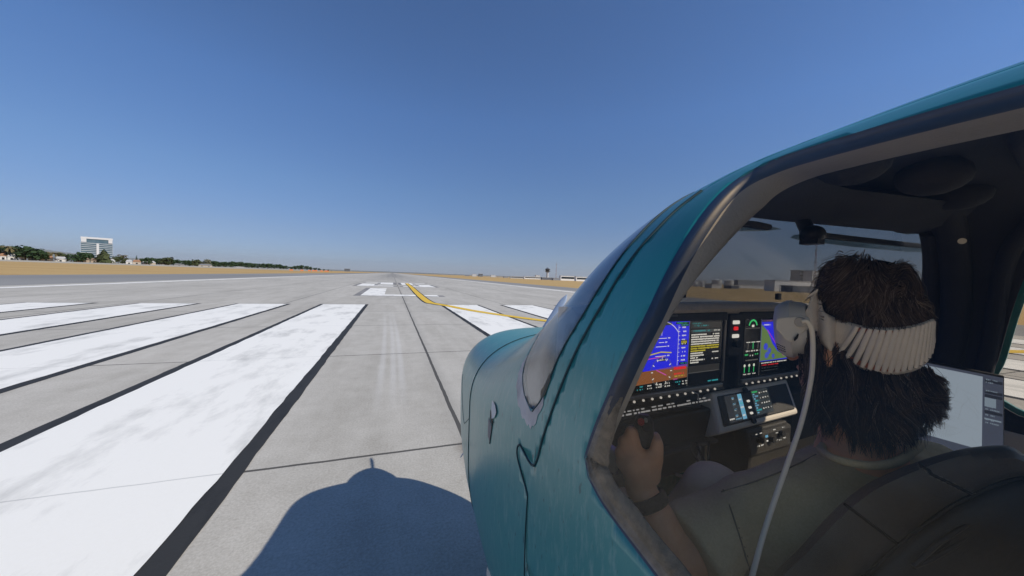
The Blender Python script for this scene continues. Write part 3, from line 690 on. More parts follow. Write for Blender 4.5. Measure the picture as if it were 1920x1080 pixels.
HS = [(0,12,474,487,0,1,' leftmost at the edge of the view'),(14,30,476,487,0,0,' under the first palm'),(35,50,477,488,0,0,' in the gap left of the dark trees'),(52,70,476,488,3,0,' below the dark tree clump'),(72,100,478,489,1,1,', long and wide under the palms'),(102,125,481,490,0,0,' right of the palms'),
      (140,168,482,490,2,2,' just left of the conical tree'),(170,184,484,491,2,2,', small, below the office block'),(188,216,485,492,0,0,', wide, in front of the office block'),(236,248,487,493,0,0,' left of the cypress'),(249,264,487,494,1,1,' behind the cypress'),(267,292,489,495,1,0,' right of the cypress'),(300,320,493,498,3,2,' at the start of the dark tree row'),(326,346,494,499,3,3,' in the middle of the tree row'),(372,398,495,500,1,3,' below the pale tree'),(440,458,500,504,1,0,' alone further along the tree row')]
for a in HS: house(a[0], a[1], a[2], a[3], 610, a[4], a[5], a[6])
# perimeter fence on the left as one thing
b = MB(); fp = [far(px, py, 590) for px, py in ((-30, 486), (150, 491), (320, 498), (480, 504), (600, 509))]
for a, c in zip(fp[:-1], fp[1:]):
    b.add([(a.x, a.y, 0), (c.x, c.y, 0), (c.x, c.y, 1.6), (a.x, a.y, 1.6)], [(0, 1, 2, 3)])
tag(b.build('perimeter_fence', M('grey fence mesh', (.30, .30, .29), .8), solid=.1), 'long grey perimeter fence between the dry grass and the houses', 'fence')

# glass office block
GL1 = M('blue office glass', (.06, .11, .15), .2, var=((.11, .17, .21), .15, 3)); CW = M('white office cladding', (.58, .59, .60), .6)
p0, p1 = far(152, 486, 800), far(211, 489, 800); w = (p1-p0).length; zt = far(183, 446.5, 800).z; d = p1-p0
t = wempty('office_building', ((p0+p1)/2)[:2]+(0,), 'white framed blue glass office block rising above the trees on the left', 'building', None, math.atan2(d.y, d.x))
b = MB(); b.box((0, 13, zt/2), (w, 26, zt)); b.build('glazing', GL1, t)
CBAND = M('grey office band', (.50, .53, .55), .6); fl = 11; ft = zt*.80
for k in range(fl):
    z = ft*(k+.8)/fl
    b = MB(); b.box((0, 13, z), (w+1.2, 27.2, ft/fl*.24)); b.build('floor_band', CBAND, t)
for s, wd in ((-1, 5.), (1, 4.)):
    b = MB(); b.box((s*(w/2-wd/2), 13, zt*.90), (wd, 27.6, zt*.16)); b.build('corner_panel', CW, t)
b = MB(); b.box((0, 13, zt*.985), (w+.6, 27.8, zt*.07)); b.build('roof', CW, t)
b = MB(); b.box((w*.02, -1.0, ft*.5), (2.4, 1.2, ft*.98)); b.build('centre_pier', CW, t)
# orange barriers by the far end on the left
ORG = M('orange barrier', (.75, .20, .05), .6)
for px, py, wpx in ((546, 506.5, 7), (566, 507, 6), (580, 508, 5), (590, 508.5, 10), (603, 509.5, 5), (612, 510, 8)):
    a, c = far(px-wpx/2, py, 520), far(px+wpx/2, py, 520); L = (c-a).length; dd = c-a
    b = MB(); b.box((0, 0, .8), (L, .5, 1.0)); b.box((-L*.3, 0, .2), (.3, .8, .4)); b.box((L*.3, 0, .2), (.3, .8, .4)); b.box((0, 0, 1.4), (L*.9, .3, .25))
    o = b.build('safety_barrier', ORG); o.location = ((a+c)/2)[:2]+(0,); o.rotation_euler = (0, 0, math.atan2(dd.y, dd.x))
    tag(o, 'orange safety barrier on the grass before the far left trees', 'barrier', 'orange barriers at the far left')
def block(name, px0, px1, ytop, dist, mat, label, roofm=None, depth=30, rows=0, cat='building', group=None, rowm=None):
    a, c = far(px0, 530, dist), far(px1, 530, dist); c = c*(a.y/c.y); depth = min(depth, 10); w = (c-a).length; mid = (a+c)/2; zb = gz(mid.x, mid.y); zt = far((px0+px1)/2, ytop, dist).z; h = zt-zb; dd = c-a
    t = wempty(name, (mid.x, mid.y, zb), label, cat, group, math.atan2(dd.y, dd.x))
    b = MB(); b.box((0, depth/2, h/2), (w, depth, h)); b.build('wall', mat, t)
    b = MB(); b.box((0, depth/2, h+.25), (w+1, depth+1, .5)); b.build('roof', roofm or ROOFS[0], t)
    for k in range(rows):
        b = MB(); b.box((0, -.05, h*(k+.6)/rows), (w*.92, .1, h/rows*.42)); b.build('window', rowm or WINM, t)
    return t
LG = M('pale grey building wall', (.50, .50, .50), .8); DG = M('dark grey building wall', (.10, .11, .13), .6); BW = M('white building wall', (.75, .74, .72), .7); MG = M('mid grey wall', (.22, .23, .25), .7)
block('distant_building', 645, 656, 504, 2300, MG, 'small grey block alone on the horizon left of the far runway end', None, 30, 2)
block('distant_building', 885, 893, 514, 2200, LG, 'pale block at the left end of the far right skyline')
block('distant_building', 897, 905, 513.5, 2200, MG, 'dark square block second on the far right skyline', None, 30, 2)
block('distant_building', 909, 932, 519.5, 1900, BW, 'low white shed on the far right skyline beside the two blocks')
block('distant_building', 944, 953, 518.5, 1700, MG, 'small grey shed midway along the far right skyline')
block('distant_building', 872, 880, 515.5, 2300, MG, 'narrow grey block leftmost beside the right edge of the runway')
block('distant_building', 933, 942, 520, 1750, LG, 'low pale shed just left of the small grey shed on the skyline')
block('distant_building', 1004, 1012, 516, 1500, LG, 'pale square block peeping over the long white terminal roof')
block('distant_building', 1037, 1050, 522, 980, MG, 'low grey sheds between the control tower and the white hangar')
block('distant_building', 920, 929, 516, 2100, LG, 'pale taller block behind the low white shed on the skyline')
block('terminal_building', 957, 982, 518.5, 1300, LG, 'pale grey terminal wing left of the control tower', None, 30, 1)
block('terminal_building', 983, 1015, 519, 1200, BW, 'long white terminal roof directly left of the control tower', None, 30, 1)
block('terminal_building', 1016, 1036, 520.5, 1050, DG, 'dark low shed at the foot of the control tower')
block('hangar', 1051, 1079, 517.5, 1000, BW, 'white hangar with dark doorway right of the control tower', None, 40, 1)
block('hangar', 1080, 1116, 519.5, 960, BW, 'second white hangar further right seen beside the windshield', None, 40, 1)
# control tower
p = far(1026, 527, 1150); zb = gz(p.x, p.y); h = far(1026, 501.5, 1150).z-zb
t = wempty('control_tower', (p.x, p.y, zb), 'tall pale control tower with a dark wide cab on the right horizon', 'tower')
b = MB(); b.tube([(0, 0, 0), (0, 0, h*.35), (0, 0, h*.62)], [5.2, 3.6, 3.8], 12); b.build('shaft', LG, t, smooth=50)
b = MB(); b.tube([(0, 0, h*.60), (0, 0, h*.70), (0, 0, h*.72)], [4, 9, 9], 16); b.build('gallery', DG, t)
b = MB(); b.tube([(0, 0, h*.72), (0, 0, h*.86)], [6, 8.5], 12); b.build('cab', WINM, t)
b = MB(); b.tube([(0, 0, h*.86), (0, 0, h*.92), (0, 0, h)], [9, 5, 1.], 12); b.build('roof', DG, t)
# red and white masts
RW = newmat('red and white mast paint', .6); m_, t_, b_, v_ = RW
s_ = nd(t_, 'ShaderNodeSeparateXYZ'); t_.links.new(v_, s_.inputs[0])
t_.links.new(mix_n(t_, joint(t_, s_.outputs[2], 9., 0, 2.25), (.55, .50, .47), (.38, .12, .08)), b_.inputs['Base Color'])
def mast(px, ytop, dist, r_, label):
    p = far(px, 530, dist); zb = gz(p.x, p.y); h = far(px, ytop, dist).z-zb
    t = wempty('radio_mast', (p.x, p.y, zb), label, 'mast'); b = MB(); k = 3
    for j in range(k):
        a = 2*math.pi*j/k; b.tube([(r_*math.cos(a), r_*math.sin(a), 0), (r_*.6*math.cos(a), r_*.6*math.sin(a), h)], r_*.14, 5)
    b.build('leg', m_, t); b = MB(); n = int(h/(r_*2.4))
    for i in range(n):
        for j in range(k):
            a, c = 2*math.pi*(j+i % 2)/k, 2*math.pi*(j+1+i % 2)/k; f0, f1 = 1-.4*i/n, 1-.4*(i+1)/n
            b.tube([(r_*f0*math.cos(a), r_*f0*math.sin(a), h*i/n), (r_*f1*math.cos(c), r_*f1*math.sin(c), h*(i+1)/n)], r_*.09, 4)
    b.build('lattice', m_, t); b = MB()
    for i in range(3): b.box((0, 0, h*(.35+.25*i)), (r_*3.2, r_*3.2, .3))
    b.build('platform', DG, t)
mast(1042, 491, 1000, 1.0, 'thin red and white mast right of the control tower')
mast(1527, 455, 420, .9, 'tall lattice mast with red and white bands seen through the cockpit windshield')
# seen through the cockpit: tanks, sheds, hangar, office
TANK = M('white tank steel', (.66, .66, .64), .5, var=((.55, .54, .51), .3, 4))
def tank(px, wpx, ytop, dist, label):
    p = far(px, 540, dist); zb = gz(p.x, p.y); h = far(px, ytop, dist).z-zb; q = far(px+wpx/2, 540, dist); r_ = (q-p).length
    t = wempty('storage_tank', (p.x, p.y, zb), label, 'tank'); b = MB()
    b.tube([(0, 0, 0), (0, 0, h*.86)], r_, 32); b.build('shell', TANK, t, smooth=40); b = MB(); b.tube([(0, 0, h*.86), (0, 0, h*.94), (0, 0, h)], [r_*1.03, r_*.7, r_*.05], 32); b.build('roof', TANK, t, smooth=30)
    b = MB(); b.tube([(r_*1.02*math.cos(a*.25+3.6), r_*1.02*math.sin(a*.25+3.6), h*.86*a/10) for a in range(11)], .35, 5); b.build('stair', DG, t)
tank(1286, 16, 525, 560, 'white storage tank at the left end, half behind the cockpit frame')
tank(1303, 8, 528, 620, 'smallest pale storage tank in the gap between the bigger ones')
tank(1316, 8, 527.5, 620, 'small pale storage tank just left of the two large ones')
tank(1343, 20, 523, 540, 'large white storage tank with the highest top, left of the pair')
tank(1366, 19, 523.5, 560, 'large white storage tank right of the pair')
block('terminal_building', 1294, 1325, 526, 700, MG, 'dark grey shed behind the small storage tanks')
block('terminal_building', 1384, 1455, 526, 900, MG, 'long hazy grey terminal between the storage tanks and the white hangar')
block('terminal_building', 1386, 1450, 535.5, 640, LG, 'long low pale fence like shed in front of the hazy terminal')
block('fuel_shed', 1372, 1386, 536, 500, DG, 'small dark shed at the foot of the right storage tank')
block('fuel_shed', 1335, 1352, 534, 480, LG, 'small pale pump house before the large storage tanks')
block('hangar', 1453, 1535, 527, 420, BW, 'wide white flat roofed hangar left of the pilot head', None, 40)
block('hangar', 1487, 1533, 537, 400, DG, 'low dark open shed in front of the white hangar')
block('office_building', 1499, 1522, 507, 520, MG, 'grey blue office tower behind the white hangar', None, 24, 6)
block('office_building', 1522.3, 1562, 508, 520, BW, 'white stair tower joined to the grey office behind the mast', None, 24)
b = MB(); 
for px, yt in ((1462, 535), (1475, 537), (1479, 536.5)):
    p = far(px, 545, 330); zb = gz(p.x, p.y); zt = far(px, yt, 330).z; b = MB(); b.tube([(0, 0, 0), (0, 0, (zt-zb)*.93)], [.3, .16], 8); b.box((0, 0, zt-zb-.2), (.9, .5, .4)); b.box((0, 0, .1), (.8, .8, .2))
    o = b.build('light_pole', DG); o.location = (p.x, p.y, zb); tag(o, 'thin dark light pole standing before the white hangar', 'pole', 'dark poles before the hangar')
# far hills
b = MB(); n = 90; top = []
for k in range(n):
    px = -700+k*30; d_ = 24000; p = far(px, 500, d_); el = np.interp(px, [-700, -100, 30, 110, 200, 300, 420, 600, 1000, 2000], [480, 640, 580, 520, 330, 360, 220, 110, 50, 30])*(1+.12*math.sin(k*.8)+.05*math.sin(k*2.3))*.8
    top.append((p.x, p.y, el))
hv = [q for p in top for q in ((p[0], p[1], -60), p, (p[0]*1.25, p[1]*1.25, -60))]
b.add(hv, [(3*i+j, 3*i+3+j, 3*i+4+j, 3*i+1+j) for i in range(n-1) for j in (0, 1)])
b.build('hills', M('distant hills', (.17, .19, .19), 1.), smooth=60)['kind'] = 'structure'

# ------------------------------------------------------------------ cockpit
def Cy(px, py, y):               # where the line of sight meets the plane that far forward
    v = C(px, py, 1.); return v*(y/v[1])
# glareshield: rolled lip and a cover running forward to the windshield
m = pmb(); rs = []
for k in range(31):
    s = k/30; x = .425+1.13*s; arch = .012*math.sin(math.pi*s); z0 = -.062+arch
    w = x-XC
    fy = .93-.31*(abs(w)/.6)**2; fz = -.15-.05*(abs(w)/.6)**2
    rs.append([(x, .625, z0-.035), (x, .60, z0-.03), (x, .592, z0-.016), (x, .597, z0-.004), (x, .615, z0+.002), (x, .66, z0-.002), (x, fy, fz-.03), (x, fy, fz-.06)])
m.rings(rs); m.build('glareshield', GLARE, plane, smooth=50)
panel = None
m = pmb(); m.box((XC, .65, -.205), (1.06, .06, .25)); m.box((XC, .62, -.084), (1.06, .04, .03)); m.box((.60, .615, -.318), (.46, .05, .012))
panel = m.build('instrument_panel', DARK, plane, bevel=.004)
m = pmb(); m.box((.63, .62, -.365), (.47, .07, .075)); m.box((.63, .605, -.405), (.47, .09, .010)); m.box((.63, .63, -.45), (.47, .07, .08)); m.box((1.40, .62, -.41), (.30, .07, .16))
m.build('lower_dashboard', DARK, plane, bevel=.006)
e_ = lambda n, c, s=1.: E('lit '+n, c, s)
BLU = e_('blue', (.020, .022, 1.), .75); BRN = e_('brown', (.42, .16, .05), .42); WHT = e_('white', (.75, .8, .85), .75); BK = M('screen black', (.006, .006, .007), .25)
CYN = e_('cyan', (.05, .55, .70), .6); YLW = e_('yellow', (.75, .70, .05), .55); GRN = e_('green', (.05, .75, .25), .6); RED = e_('red', (.8, .02, .03), .7)
GRY = e_('grey', (.30, .32, .34), .25); SLT = e_('slate', (.12, .15, .17), .22); MGN = e_('magenta', (.7, .1, .6), .6); LND = e_('map green', (.16, .30, .10), .55); LBL = e_('light blue', (.15, .42, .72), .75); DGY = e_('dim grey', (.10, .10, .10), .18)
SM = [BK, BLU, BRN, WHT, CYN, YLW, GRN, RED, GRY, SLT, MGN, LND, LBL, DGY]
kB, kBLU, kBRN, kW, kC, kY, kG, kR, kGY, kSL, kM, kL, kLB, kDG = range(14)
class Scr:                        # a flat display: u to the right, v down, both 0..1
    def __init__(s, o, ex, ey, org=PO): s.o = np.array(o, float); s.ex = np.array(ex, float); s.ey = np.array(ey, float); s.n = np.cross(s.ex, s.ey); s.n /= np.linalg.norm(s.n); s.m = MB(org); s.k = 0; s.a = np.linalg.norm(s.ey)/np.linalg.norm(s.ex); s.rnd = random.Random(5)
    def p(s, u, v): return s.o + s.ex*u + s.ey*v - s.n*(.0004*s.k+.0005)
    def poly(s, pts, mi): s.m.add([s.p(*q) for q in pts], [tuple(range(len(pts)))], mi)
    def rect(s, u0, v0, u1, v1, mi): s.poly([(u0, v0), (u1, v0), (u1, v1), (u0, v1)], mi)
    def line(s, a, b, w, mi):
        d = np.array([b[0]-a[0], (b[1]-a[1])*s.a]); n = np.array([-d[1], d[0]])/(np.linalg.norm(d)+1e-9)*w/2; n = np.array([n[0], n[1]/s.a]); a = np.array(a); b = np.array(b)
        s.poly([a+n, b+n, b-n, a-n], mi)
    def arc(s, c, r, a0, a1, w, mi, n=28):
        for i in range(n):
            t0, t1 = R(a0+(a1-a0)*i/n), R(a0+(a1-a0)*(i+1)/n); q = lambda t, rr: (c[0]+rr*math.cos(t), c[1]-rr*math.sin(t)/s.a)
            s.poly([q(t0, r-w/2), q(t1, r-w/2), q(t1, r+w/2), q(t0, r+w/2)], mi)
    def disc(s, c, r, mi, n=24): s.poly([(c[0]+r*math.cos(2*math.pi*i/n), c[1]-r*math.sin(2*math.pi*i/n)/s.a) for i in range(n)], mi)
    def text(s, u0, v, u1, h, mi, gap=.25, dens=.85):   # a run of tiny strokes that reads as small lettering
        u = u0
        while u < u1:
            w = s.rnd.uniform(.35, .7)*h*s.a
            if s.rnd.random() < dens: s.rect(u, v, min(u+w, u1), v+h*s.rnd.uniform(.75, 1), mi)
            u += w + gap*h*s.a
# --- left display
SX0, SX1, SZ0, SZ1 = .545, .905, -.096, -.262
m = pmb(); m.box(((SX0+SX1)/2, .610, (SZ0+SZ1)/2-.004), (SX1-SX0+.05, .03, SZ0-SZ1+.052)); m.build('display_bezel', DARK, panel, bevel=.006)
m = pmb(); m.box(((SX0+SX1)/2, .592, SZ1-.009), (SX1-SX0+.012, .008, .010)); m.box((SX1+.007, .592, (SZ0+SZ1)/2), (.006, .006, SZ0-SZ1)); m.build('bezel_edge', METAL, panel, bevel=.002)
s = Scr((SX0, .594, SZ0), (SX1-SX0, 0, 0), (0, 0, SZ1-SZ0)); SP = .635
s.rect(0, 0, 1, 1, kB); s.k = 1
s.rect(0, .0, SP, .70, kBLU); s.poly([(0, .73), (SP, .655), (SP, .86), (0, .90)], kBRN); s.rect(SP+.012, 0, .985, 1, kB); s.k = 2
s.rect(.1, .01, .46, .05, kSL); s.text(.2, .018, .36, .022, kG); s.rect(.50, .01, SP-.005, .04, kB); s.text(.51, .012, SP-.01, .025, kG)
s.arc((.37, .43), .20, 38, 142, .005, kW); s.poly([(.37, .10), (.362, .15), (.378, .15)], kY); s.line((.37, .15), (.37, .2), .004, kW)
for v, w in ((.24, .05), (.30, .025), (.36, .05), (.50, .05), (.56, .025)): s.line((.37-w, v), (.37+w, v), .004, kW); s.text(.37+w+.01, v-.012, .37+w+.03, .022, kW)
s.line((.27, .47), (.37, .44), .008, kY); s.line((.37, .44), (.47, .46), .008, kY); s.line((.25, .53), (.40, .51), .006, kM)
s.arc((.385, .73), .098, 0, 360, .004, kGY, 36)
for a in range(0, 360, 30): s.line((.385+.080*math.cos(R(a)), .73-.080*math.sin(R(a))/s.a), (.385+.098*math.cos(R(a)), .73-.098*math.sin(R(a))/s.a), .006, kW)
s.line((.335, .70), (.43, .79), .007, kM); s.rect(.355, .535, .415, .575, kB); s.text(.36, .542, .412, .028, kW)
for k in range(9):
    v = .08+k*.062
    s.text(.565, v, .605, .024, kW); s.line((.53, v+.012), (.545, v+.012), .003, kW)
s.line((.53, .06), (.53, .66), .003, kW); s.rect(.555, .28, .62, .36, kB); s.text(.56, .295, .615, .05, kY, .2); s.rect(.55, .04, .63, .075, kB); s.text(.555, .045, .625, .024, kC); s.rect(.55, .62, .63, .655, kB); s.text(.555, .626, .625, .022, kC)
for k in range(7): s.text(.18, .14+k*.07, .22, .024, kW)
s.rect(.16, .32, .235, .39, kB); s.text(.165, .335, .23, .04, kW)
s.rect(.50, .685, .62, .725, kR); s.text(.505, .775, .60, .03, kR); s.text(.51, .815, .61, .022, kY); s.text(.50, .86, .54, .018, kM)
for v in (.905, .945):
    for u in (.08, .17, .26, .34, .42, .52, .59): s.text(u, v, u+.05, .02, kW if (u*50) % 2 > .8 else kC, .3, .7)
s.line((SP+.004, .0), (SP+.004, 1), .006, kGY)
s.rect(SP+.015, .02, .98, .115, kDG); s.text(SP+.03, .03, SP+.13, .022, kC); s.text(SP+.04, .065, SP+.20, .026, kC)
s.rect(SP+.02, .135, .97, .185, kSL); s.text(SP+.03, .145, SP+.22, .026, kC); s.text(.90, .145, .965, .026, kW)
for k, (L, mi) in enumerate([(.16, kW), (.34, kW), (.30, kW), (.30, kW), (.22, kW), (.33, kY), (.33, kY), (.16, kY), (.13, kW), (.14, kW), (.08, kW), (.15, kW), (.09, kW)]):
    v = .205+k*.036; s.text(SP+.025, v, min(SP+.025+L, .965), .024, mi, .15, .95)
    if k in (0, 4, 8, 11): s.text(.89, v, .962, .022, kW)
s.rect(SP+.015, .70, .98, .80, kDG); s.rect(SP+.012, .80, .98, .81, kGY); s.text(.86, .955, .975, .025, kC)
s.m.build('primary_display', SM, panel)
# --- right display with engine column and map
T0, T1 = 1.000, 1.36
m = pmb(); m.box(((T0+T1)/2, .610, (SZ0+SZ1)/2-.004), (T1-T0+.04, .03, SZ0-SZ1+.052)); m.build('display_bezel', DARK, panel, bevel=.006)
m = pmb(); m.box(((T0+T1)/2, .592, SZ1-.009), (T1-T0+.012, .008, .010)); m.build('bezel_edge', METAL, panel, bevel=.002)
s = Scr((T0, .594, SZ0), (T1-T0, 0, 0), (0, 0, SZ1-SZ0)); s.rect(0, 0, 1, 1, kB); s.k = 1
s.rect(.22, .02, .98, .76, kBLU); s.rect(.22, .76, .98, .98, kB); s.k = 2
s.poly([(.22, .10), (.30, .22), (.38, .45), (.46, .60), (.62, .74), (.22, .75)], kL)
s.poly([(.60, .05), (.95, .05), (.95, .40), (.75, .30)], kL)
for c, r_ in (((.29, .50), .03), ((.34, .58), .028), ((.31, .66), .03), ((.40, .68), .02)): s.disc(c, r_, kBLU, 7)
s.rect(.22, .02, .98, .06, kSL); s.text(.24, .03, .5, .022, kM); s.text(.25, .1, .34, .025, kW); s.line((.3, .2), (.55, .7), .006, kM)
s.arc((.105, .13), .05, 10, 170, .014, kG); s.rect(.09, .10, .12, .14, kW); s.line((.01, .16), (.2, .16), .004, kGY)
for k in range(3):
    u = .03+k*.065; s.line((u, .40), (u+.05, .40), .006, kW); s.rect(u+.02, .40, u+.028, .52, kG if k == 1 else kGY); s.text(u, .54, u+.05, .025, kW)
for k in range(3): s.text(.02+k*.065, .60+.02*(k % 2), .06+k*.065, .03, kG if k != 1 else kW); s.text(.03, .70, .19, .022, kGY)
for k in range(3): s.rect(.02+k*.06, .78, .028+k*.06, .92, kG); s.disc((.024+k*.06, .8), .012, kW, 10); s.text(.01+k*.06, .94, .05+k*.06, .02, kW)
s.line((.215, .0), (.215, 1), .005, kGY); s.text(.24, .78, .6, .022, kW)
for k in range(3): s.text(.25, .82+k*.05, .48, .02, kR if k == 0 else kSL); 
s.m.build('map_display', SM, panel)
# soft keys, button rows, centre column
m = pmb(); 
for k in range(12): m.disc((SX0+.025+k*.0285, .593, -.2805), (0, -1, 0), .0029, .003, 10)
for k in range(12): m.disc((T0+.02+k*.0285, .593, -.2805), (0, -1, 0), .0029, .003, 10)
m.build('soft_key', e_('key white', (.7, .72, .75), .5), panel)['kind'] = 'stuff'
m = pmb(); rr = random.Random(3)
for row, z in ((0, -.299), (1, -.3065)):
    x = .50 if row == 0 else .515
    while x < .86:
        w = rr.uniform(.004, .016)
        if rr.random() < .8: m.box((x+w/2, .589, z), (w, .002, .0034 if row else .0024))
        x += w+rr.uniform(.002, .008)
m.build('switch_label', e_('label white', (.55, .60, .70), .35), panel)['kind'] = 'stuff'
m = pmb(); m.tube([(.79, .60, -.272), (.795, .575, -.280), (.795, .573, -.30)], .0018, 8); m.build('key_ring', METAL, panel, smooth=60)
for z, mt, w in ((-.104, WHT, .026), (-.121, RED, .016), (-.142, WHT, .026)):
    m = pmb(); m.box((.962, .595, z), (w, .008, .010)); m.build('push_button', mt, panel, bevel=.002)
m = pmb(); m.disc((.962, .597, -.162), (0, -1, 0), .011, .014, 16); m.build('knob', BLK, panel, smooth=50)
m = pmb(); m.box((.962, .605, -.14), (.055, .02, .12)); m.build('switch_column', DARK, panel, bevel=.004)
m = pmb(); m.box((.70, .592, -.081), (.055, .003, .005)); m.build('maker_plate', M('dim plate', (.10, .10, .10), .5), panel)
# centre console with keypad displays
TLc = Cy(1333, 735, .60); BLc = Cy(1350, 815, .545); exc = np.array([.36, 0, .004]); eyc = BLc-TLc; nc = np.cross(exc, eyc); nc /= np.linalg.norm(nc)
axc = [exc/np.linalg.norm(exc), eyc/np.linalg.norm(eyc), nc]; mid = TLc+exc/2+eyc/2; hgt = np.linalg.norm(eyc)
con = MB(PO); con.box(mid+nc*.03, (.36, hgt, .06), 0, axc); con = con.build('centre_console', M('sand grey console frame', (.84, .79, .72), .5), plane, bevel=.008)
m = pmb(); m.box(mid-nc*.0005, (.36-.038, hgt-.030, .006), 0, axc); m.build('keypad_face', DARK, con, bevel=.003)
s = Scr(TLc+exc*.115+eyc*.17-nc*.004, exc*.20, eyc*.64); s.rect(0, 0, 1, 1, kDG); s.k = 1
s.rect(.34, .04, .74, .96, kSL); s.rect(.76, .02, 1, .98, kLB); s.k = 2
for k in range(4): s.rect(.36, .08+.22*k, .72, .20+.22*k, kDG); s.text(.38, .1+.22*k, .56, .07, kLB); s.text(.40, .16+.22*k, .52, .03, kW)
for k in range(6): s.text(.79, .06+.15*k, .97, .06, kW if k % 2 else kC, .3, .7)
s.text(.02, .86, .3, .06, kW); s.text(.36, .9, .7, .05, kLB); s.m.build('keypad_display', SM, con)
s = Scr(TLc+exc*.44+eyc*.15-nc*.004, exc*.22, eyc*.64); s.rect(0, 0, 1, 1, kSL); s.k = 1
for i in range(4):
    for j in range(4): s.rect(.40+.14*i, .1+.21*j, .50+.14*i, .22+.21*j, kDG); s.k = 2; s.text(.42+.14*i, .13+.21*j, .49+.14*i, .06, kW); s.k = 1
s.k = 2
for j in range(5): s.text(.04, .06+.18*j, .34, .07, (kG, kLB, kC, kLB, kC)[j]); s.rect(.05, .16+.18*j, .15, .21+.18*j, kLB)
s.m.build('keypad_display', SM, con)
for v, mt, r_ in ((.12, BLK, .008), (.40, WHT, .003), (.56, WHT, .003), (.70, WHT, .003), (.88, BLK, .008)):
    m = pmb(); m.disc(TLc+exc*.375+eyc*v-nc*.003, -nc, r_, .006, 12); m.build('console_knob', mt, con, smooth=50)
# audio panel under the console
At, Ab = Cy(1408, 812, .545), Cy(1414, 846, .535); exa = np.array([.155, 0, 0]); eya = Ab-At; na = np.cross(exa, eya); na /= np.linalg.norm(na)
m = pmb(); m.box(At+exa/2+eya*.55+na*.02, (.19, np.linalg.norm(eya)*1.5, .04), 0, [exa/.155, eya/np.linalg.norm(eya), na]); aud = m.build('audio_panel', DARK, plane, bevel=.005)
s = Scr(At-na*.001, exa, eya); s.k = 1
for u, v in ((.10, .1), (.22, .1), (.1, .75), (.2, .75), (.62, .1), (.68, .3), (.9, .1), (.74, .75), (.88, .7), (.64, .7)): s.text(u, v, u+.07, .08, kW)
s.rect(.36, .2, .44, .45, kLB); s.rect(.34, .0, .345, 1, kGY); s.rect(.56, 0, .565, 1, kGY); s.rect(.37, .6, .42, .68, kW); s.m.build('audio_label', SM, aud)
for u, v in ((.16, .45), (.80, .42), (.5, .6)): m = pmb(); m.disc(At+exa*u+eya*v, -na, .008, .012, 14); m.build('audio_knob', BLK, aud, smooth=50)
m = pmb(); m.box((1.06, .60, -.52), (.20, .12, .25)); m.box((1.06, .50, -.60), (.20, .20, .16)); m.build('pedestal', DARK, plane, bevel=.01)
m = pmb(); m.box((.72, .92, -.60), (.50, .02, .34)); m.build('footwell_panel', M('grey footwell panel', (.085, .085, .095), .8), plane)
m = pmb(); m.box((XC, .1, -1.0), (1.1, 1.9, .03)); m.build('cabin_floor', M('beige bounce carpet', (.66, .60, .52), .95, var=((.58, .52, .45), 12, 5), bump=(300, .4)), plane)  # unseen pale floor, added to throw sunlight back up
# side stick boss in the left wall, the grip
a_ = C(1118, 838, .66); b_ = C(1165, 872, .62)
m = pmb(); m.tube([a_, b_], .021, 18); m.build('stick_boss', METAL, plane, smooth=50, bevel=.003)
gt, gm, gb = C(1207, 790, .612), C(1206, 832, .606), C(1204, 900, .60)
m = pmb(); ug = gt-gm; ug /= np.linalg.norm(ug)
m.tube([gb, C(1205, 865, .603), gm, C(1207, 812, .609), gt, gt+ug*.012], [.014, .0145, .0165, .019, .018, .010], 20, flat=.8); m.tube([b_, C(1190, 885, .605), gb], [.015, .013, .012], 12)
grip = m.build('stick_grip', M('grip rubber', (.022, .021, .021), .55, bump=(220, .2)), plane, smooth=60)
vn = -C(1207, 800, 1.); vn /= np.linalg.norm(vn); vn = vn*.75+ug*.55; vn /= np.linalg.norm(vn)
for px, py, r_, mt in ((1202, 793, .0055, RED), (1212, 803, .0085, BLK), (1211, 790, .003, WHT)):
    c_ = C(px, py, .592); m = pmb(); m.disc(c_, vn, r_, .006, 14); m.build('grip_button', M('matt red button', (.30, .02, .02), .5) if mt is RED else (M('pale button', (.2, .2, .2), .5) if mt is WHT else BLK), grip, smooth=50)
# cables hanging under the panel
for k, (pts, r_, mt, lab) in enumerate([
    ([(1296, 832, .80), (1300, 850, .78), (1312, 868, .76), (1326, 882, .75)], .0028, BLK, 'thin black cable hanging down left under the instrument panel'),
    ([(1306, 830, .80), (1314, 852, .78), (1324, 868, .77), (1334, 874, .76)], .0028, BLK, 'thin black cable sagging in the middle under the instrument panel'),
    ([(1330, 828, .79), (1328, 848, .78), (1332, 866, .77), (1350, 872, .76)], .0028, BLK, 'thin black cable hanging rightmost under the instrument panel'),
    ([(1312, 838, .82), (1310, 860, .79), (1298, 882, .75), (1282, 893, .73), (1264, 888, .72)], .0034, M('grey cable', (.16, .155, .15), .6), 'grey looped cable curving below the panel beside the knee')]):
    P3 = [C(*p) for p in pts]; b = MB(P3[0]); b.tube(cat(P3, 8), r_, 8); o = b.build('cable', mt, smooth=60); o.location = to_world(*P3[0]); o.rotation_euler = (0, 0, HEAD); tag(o, lab, 'cable')
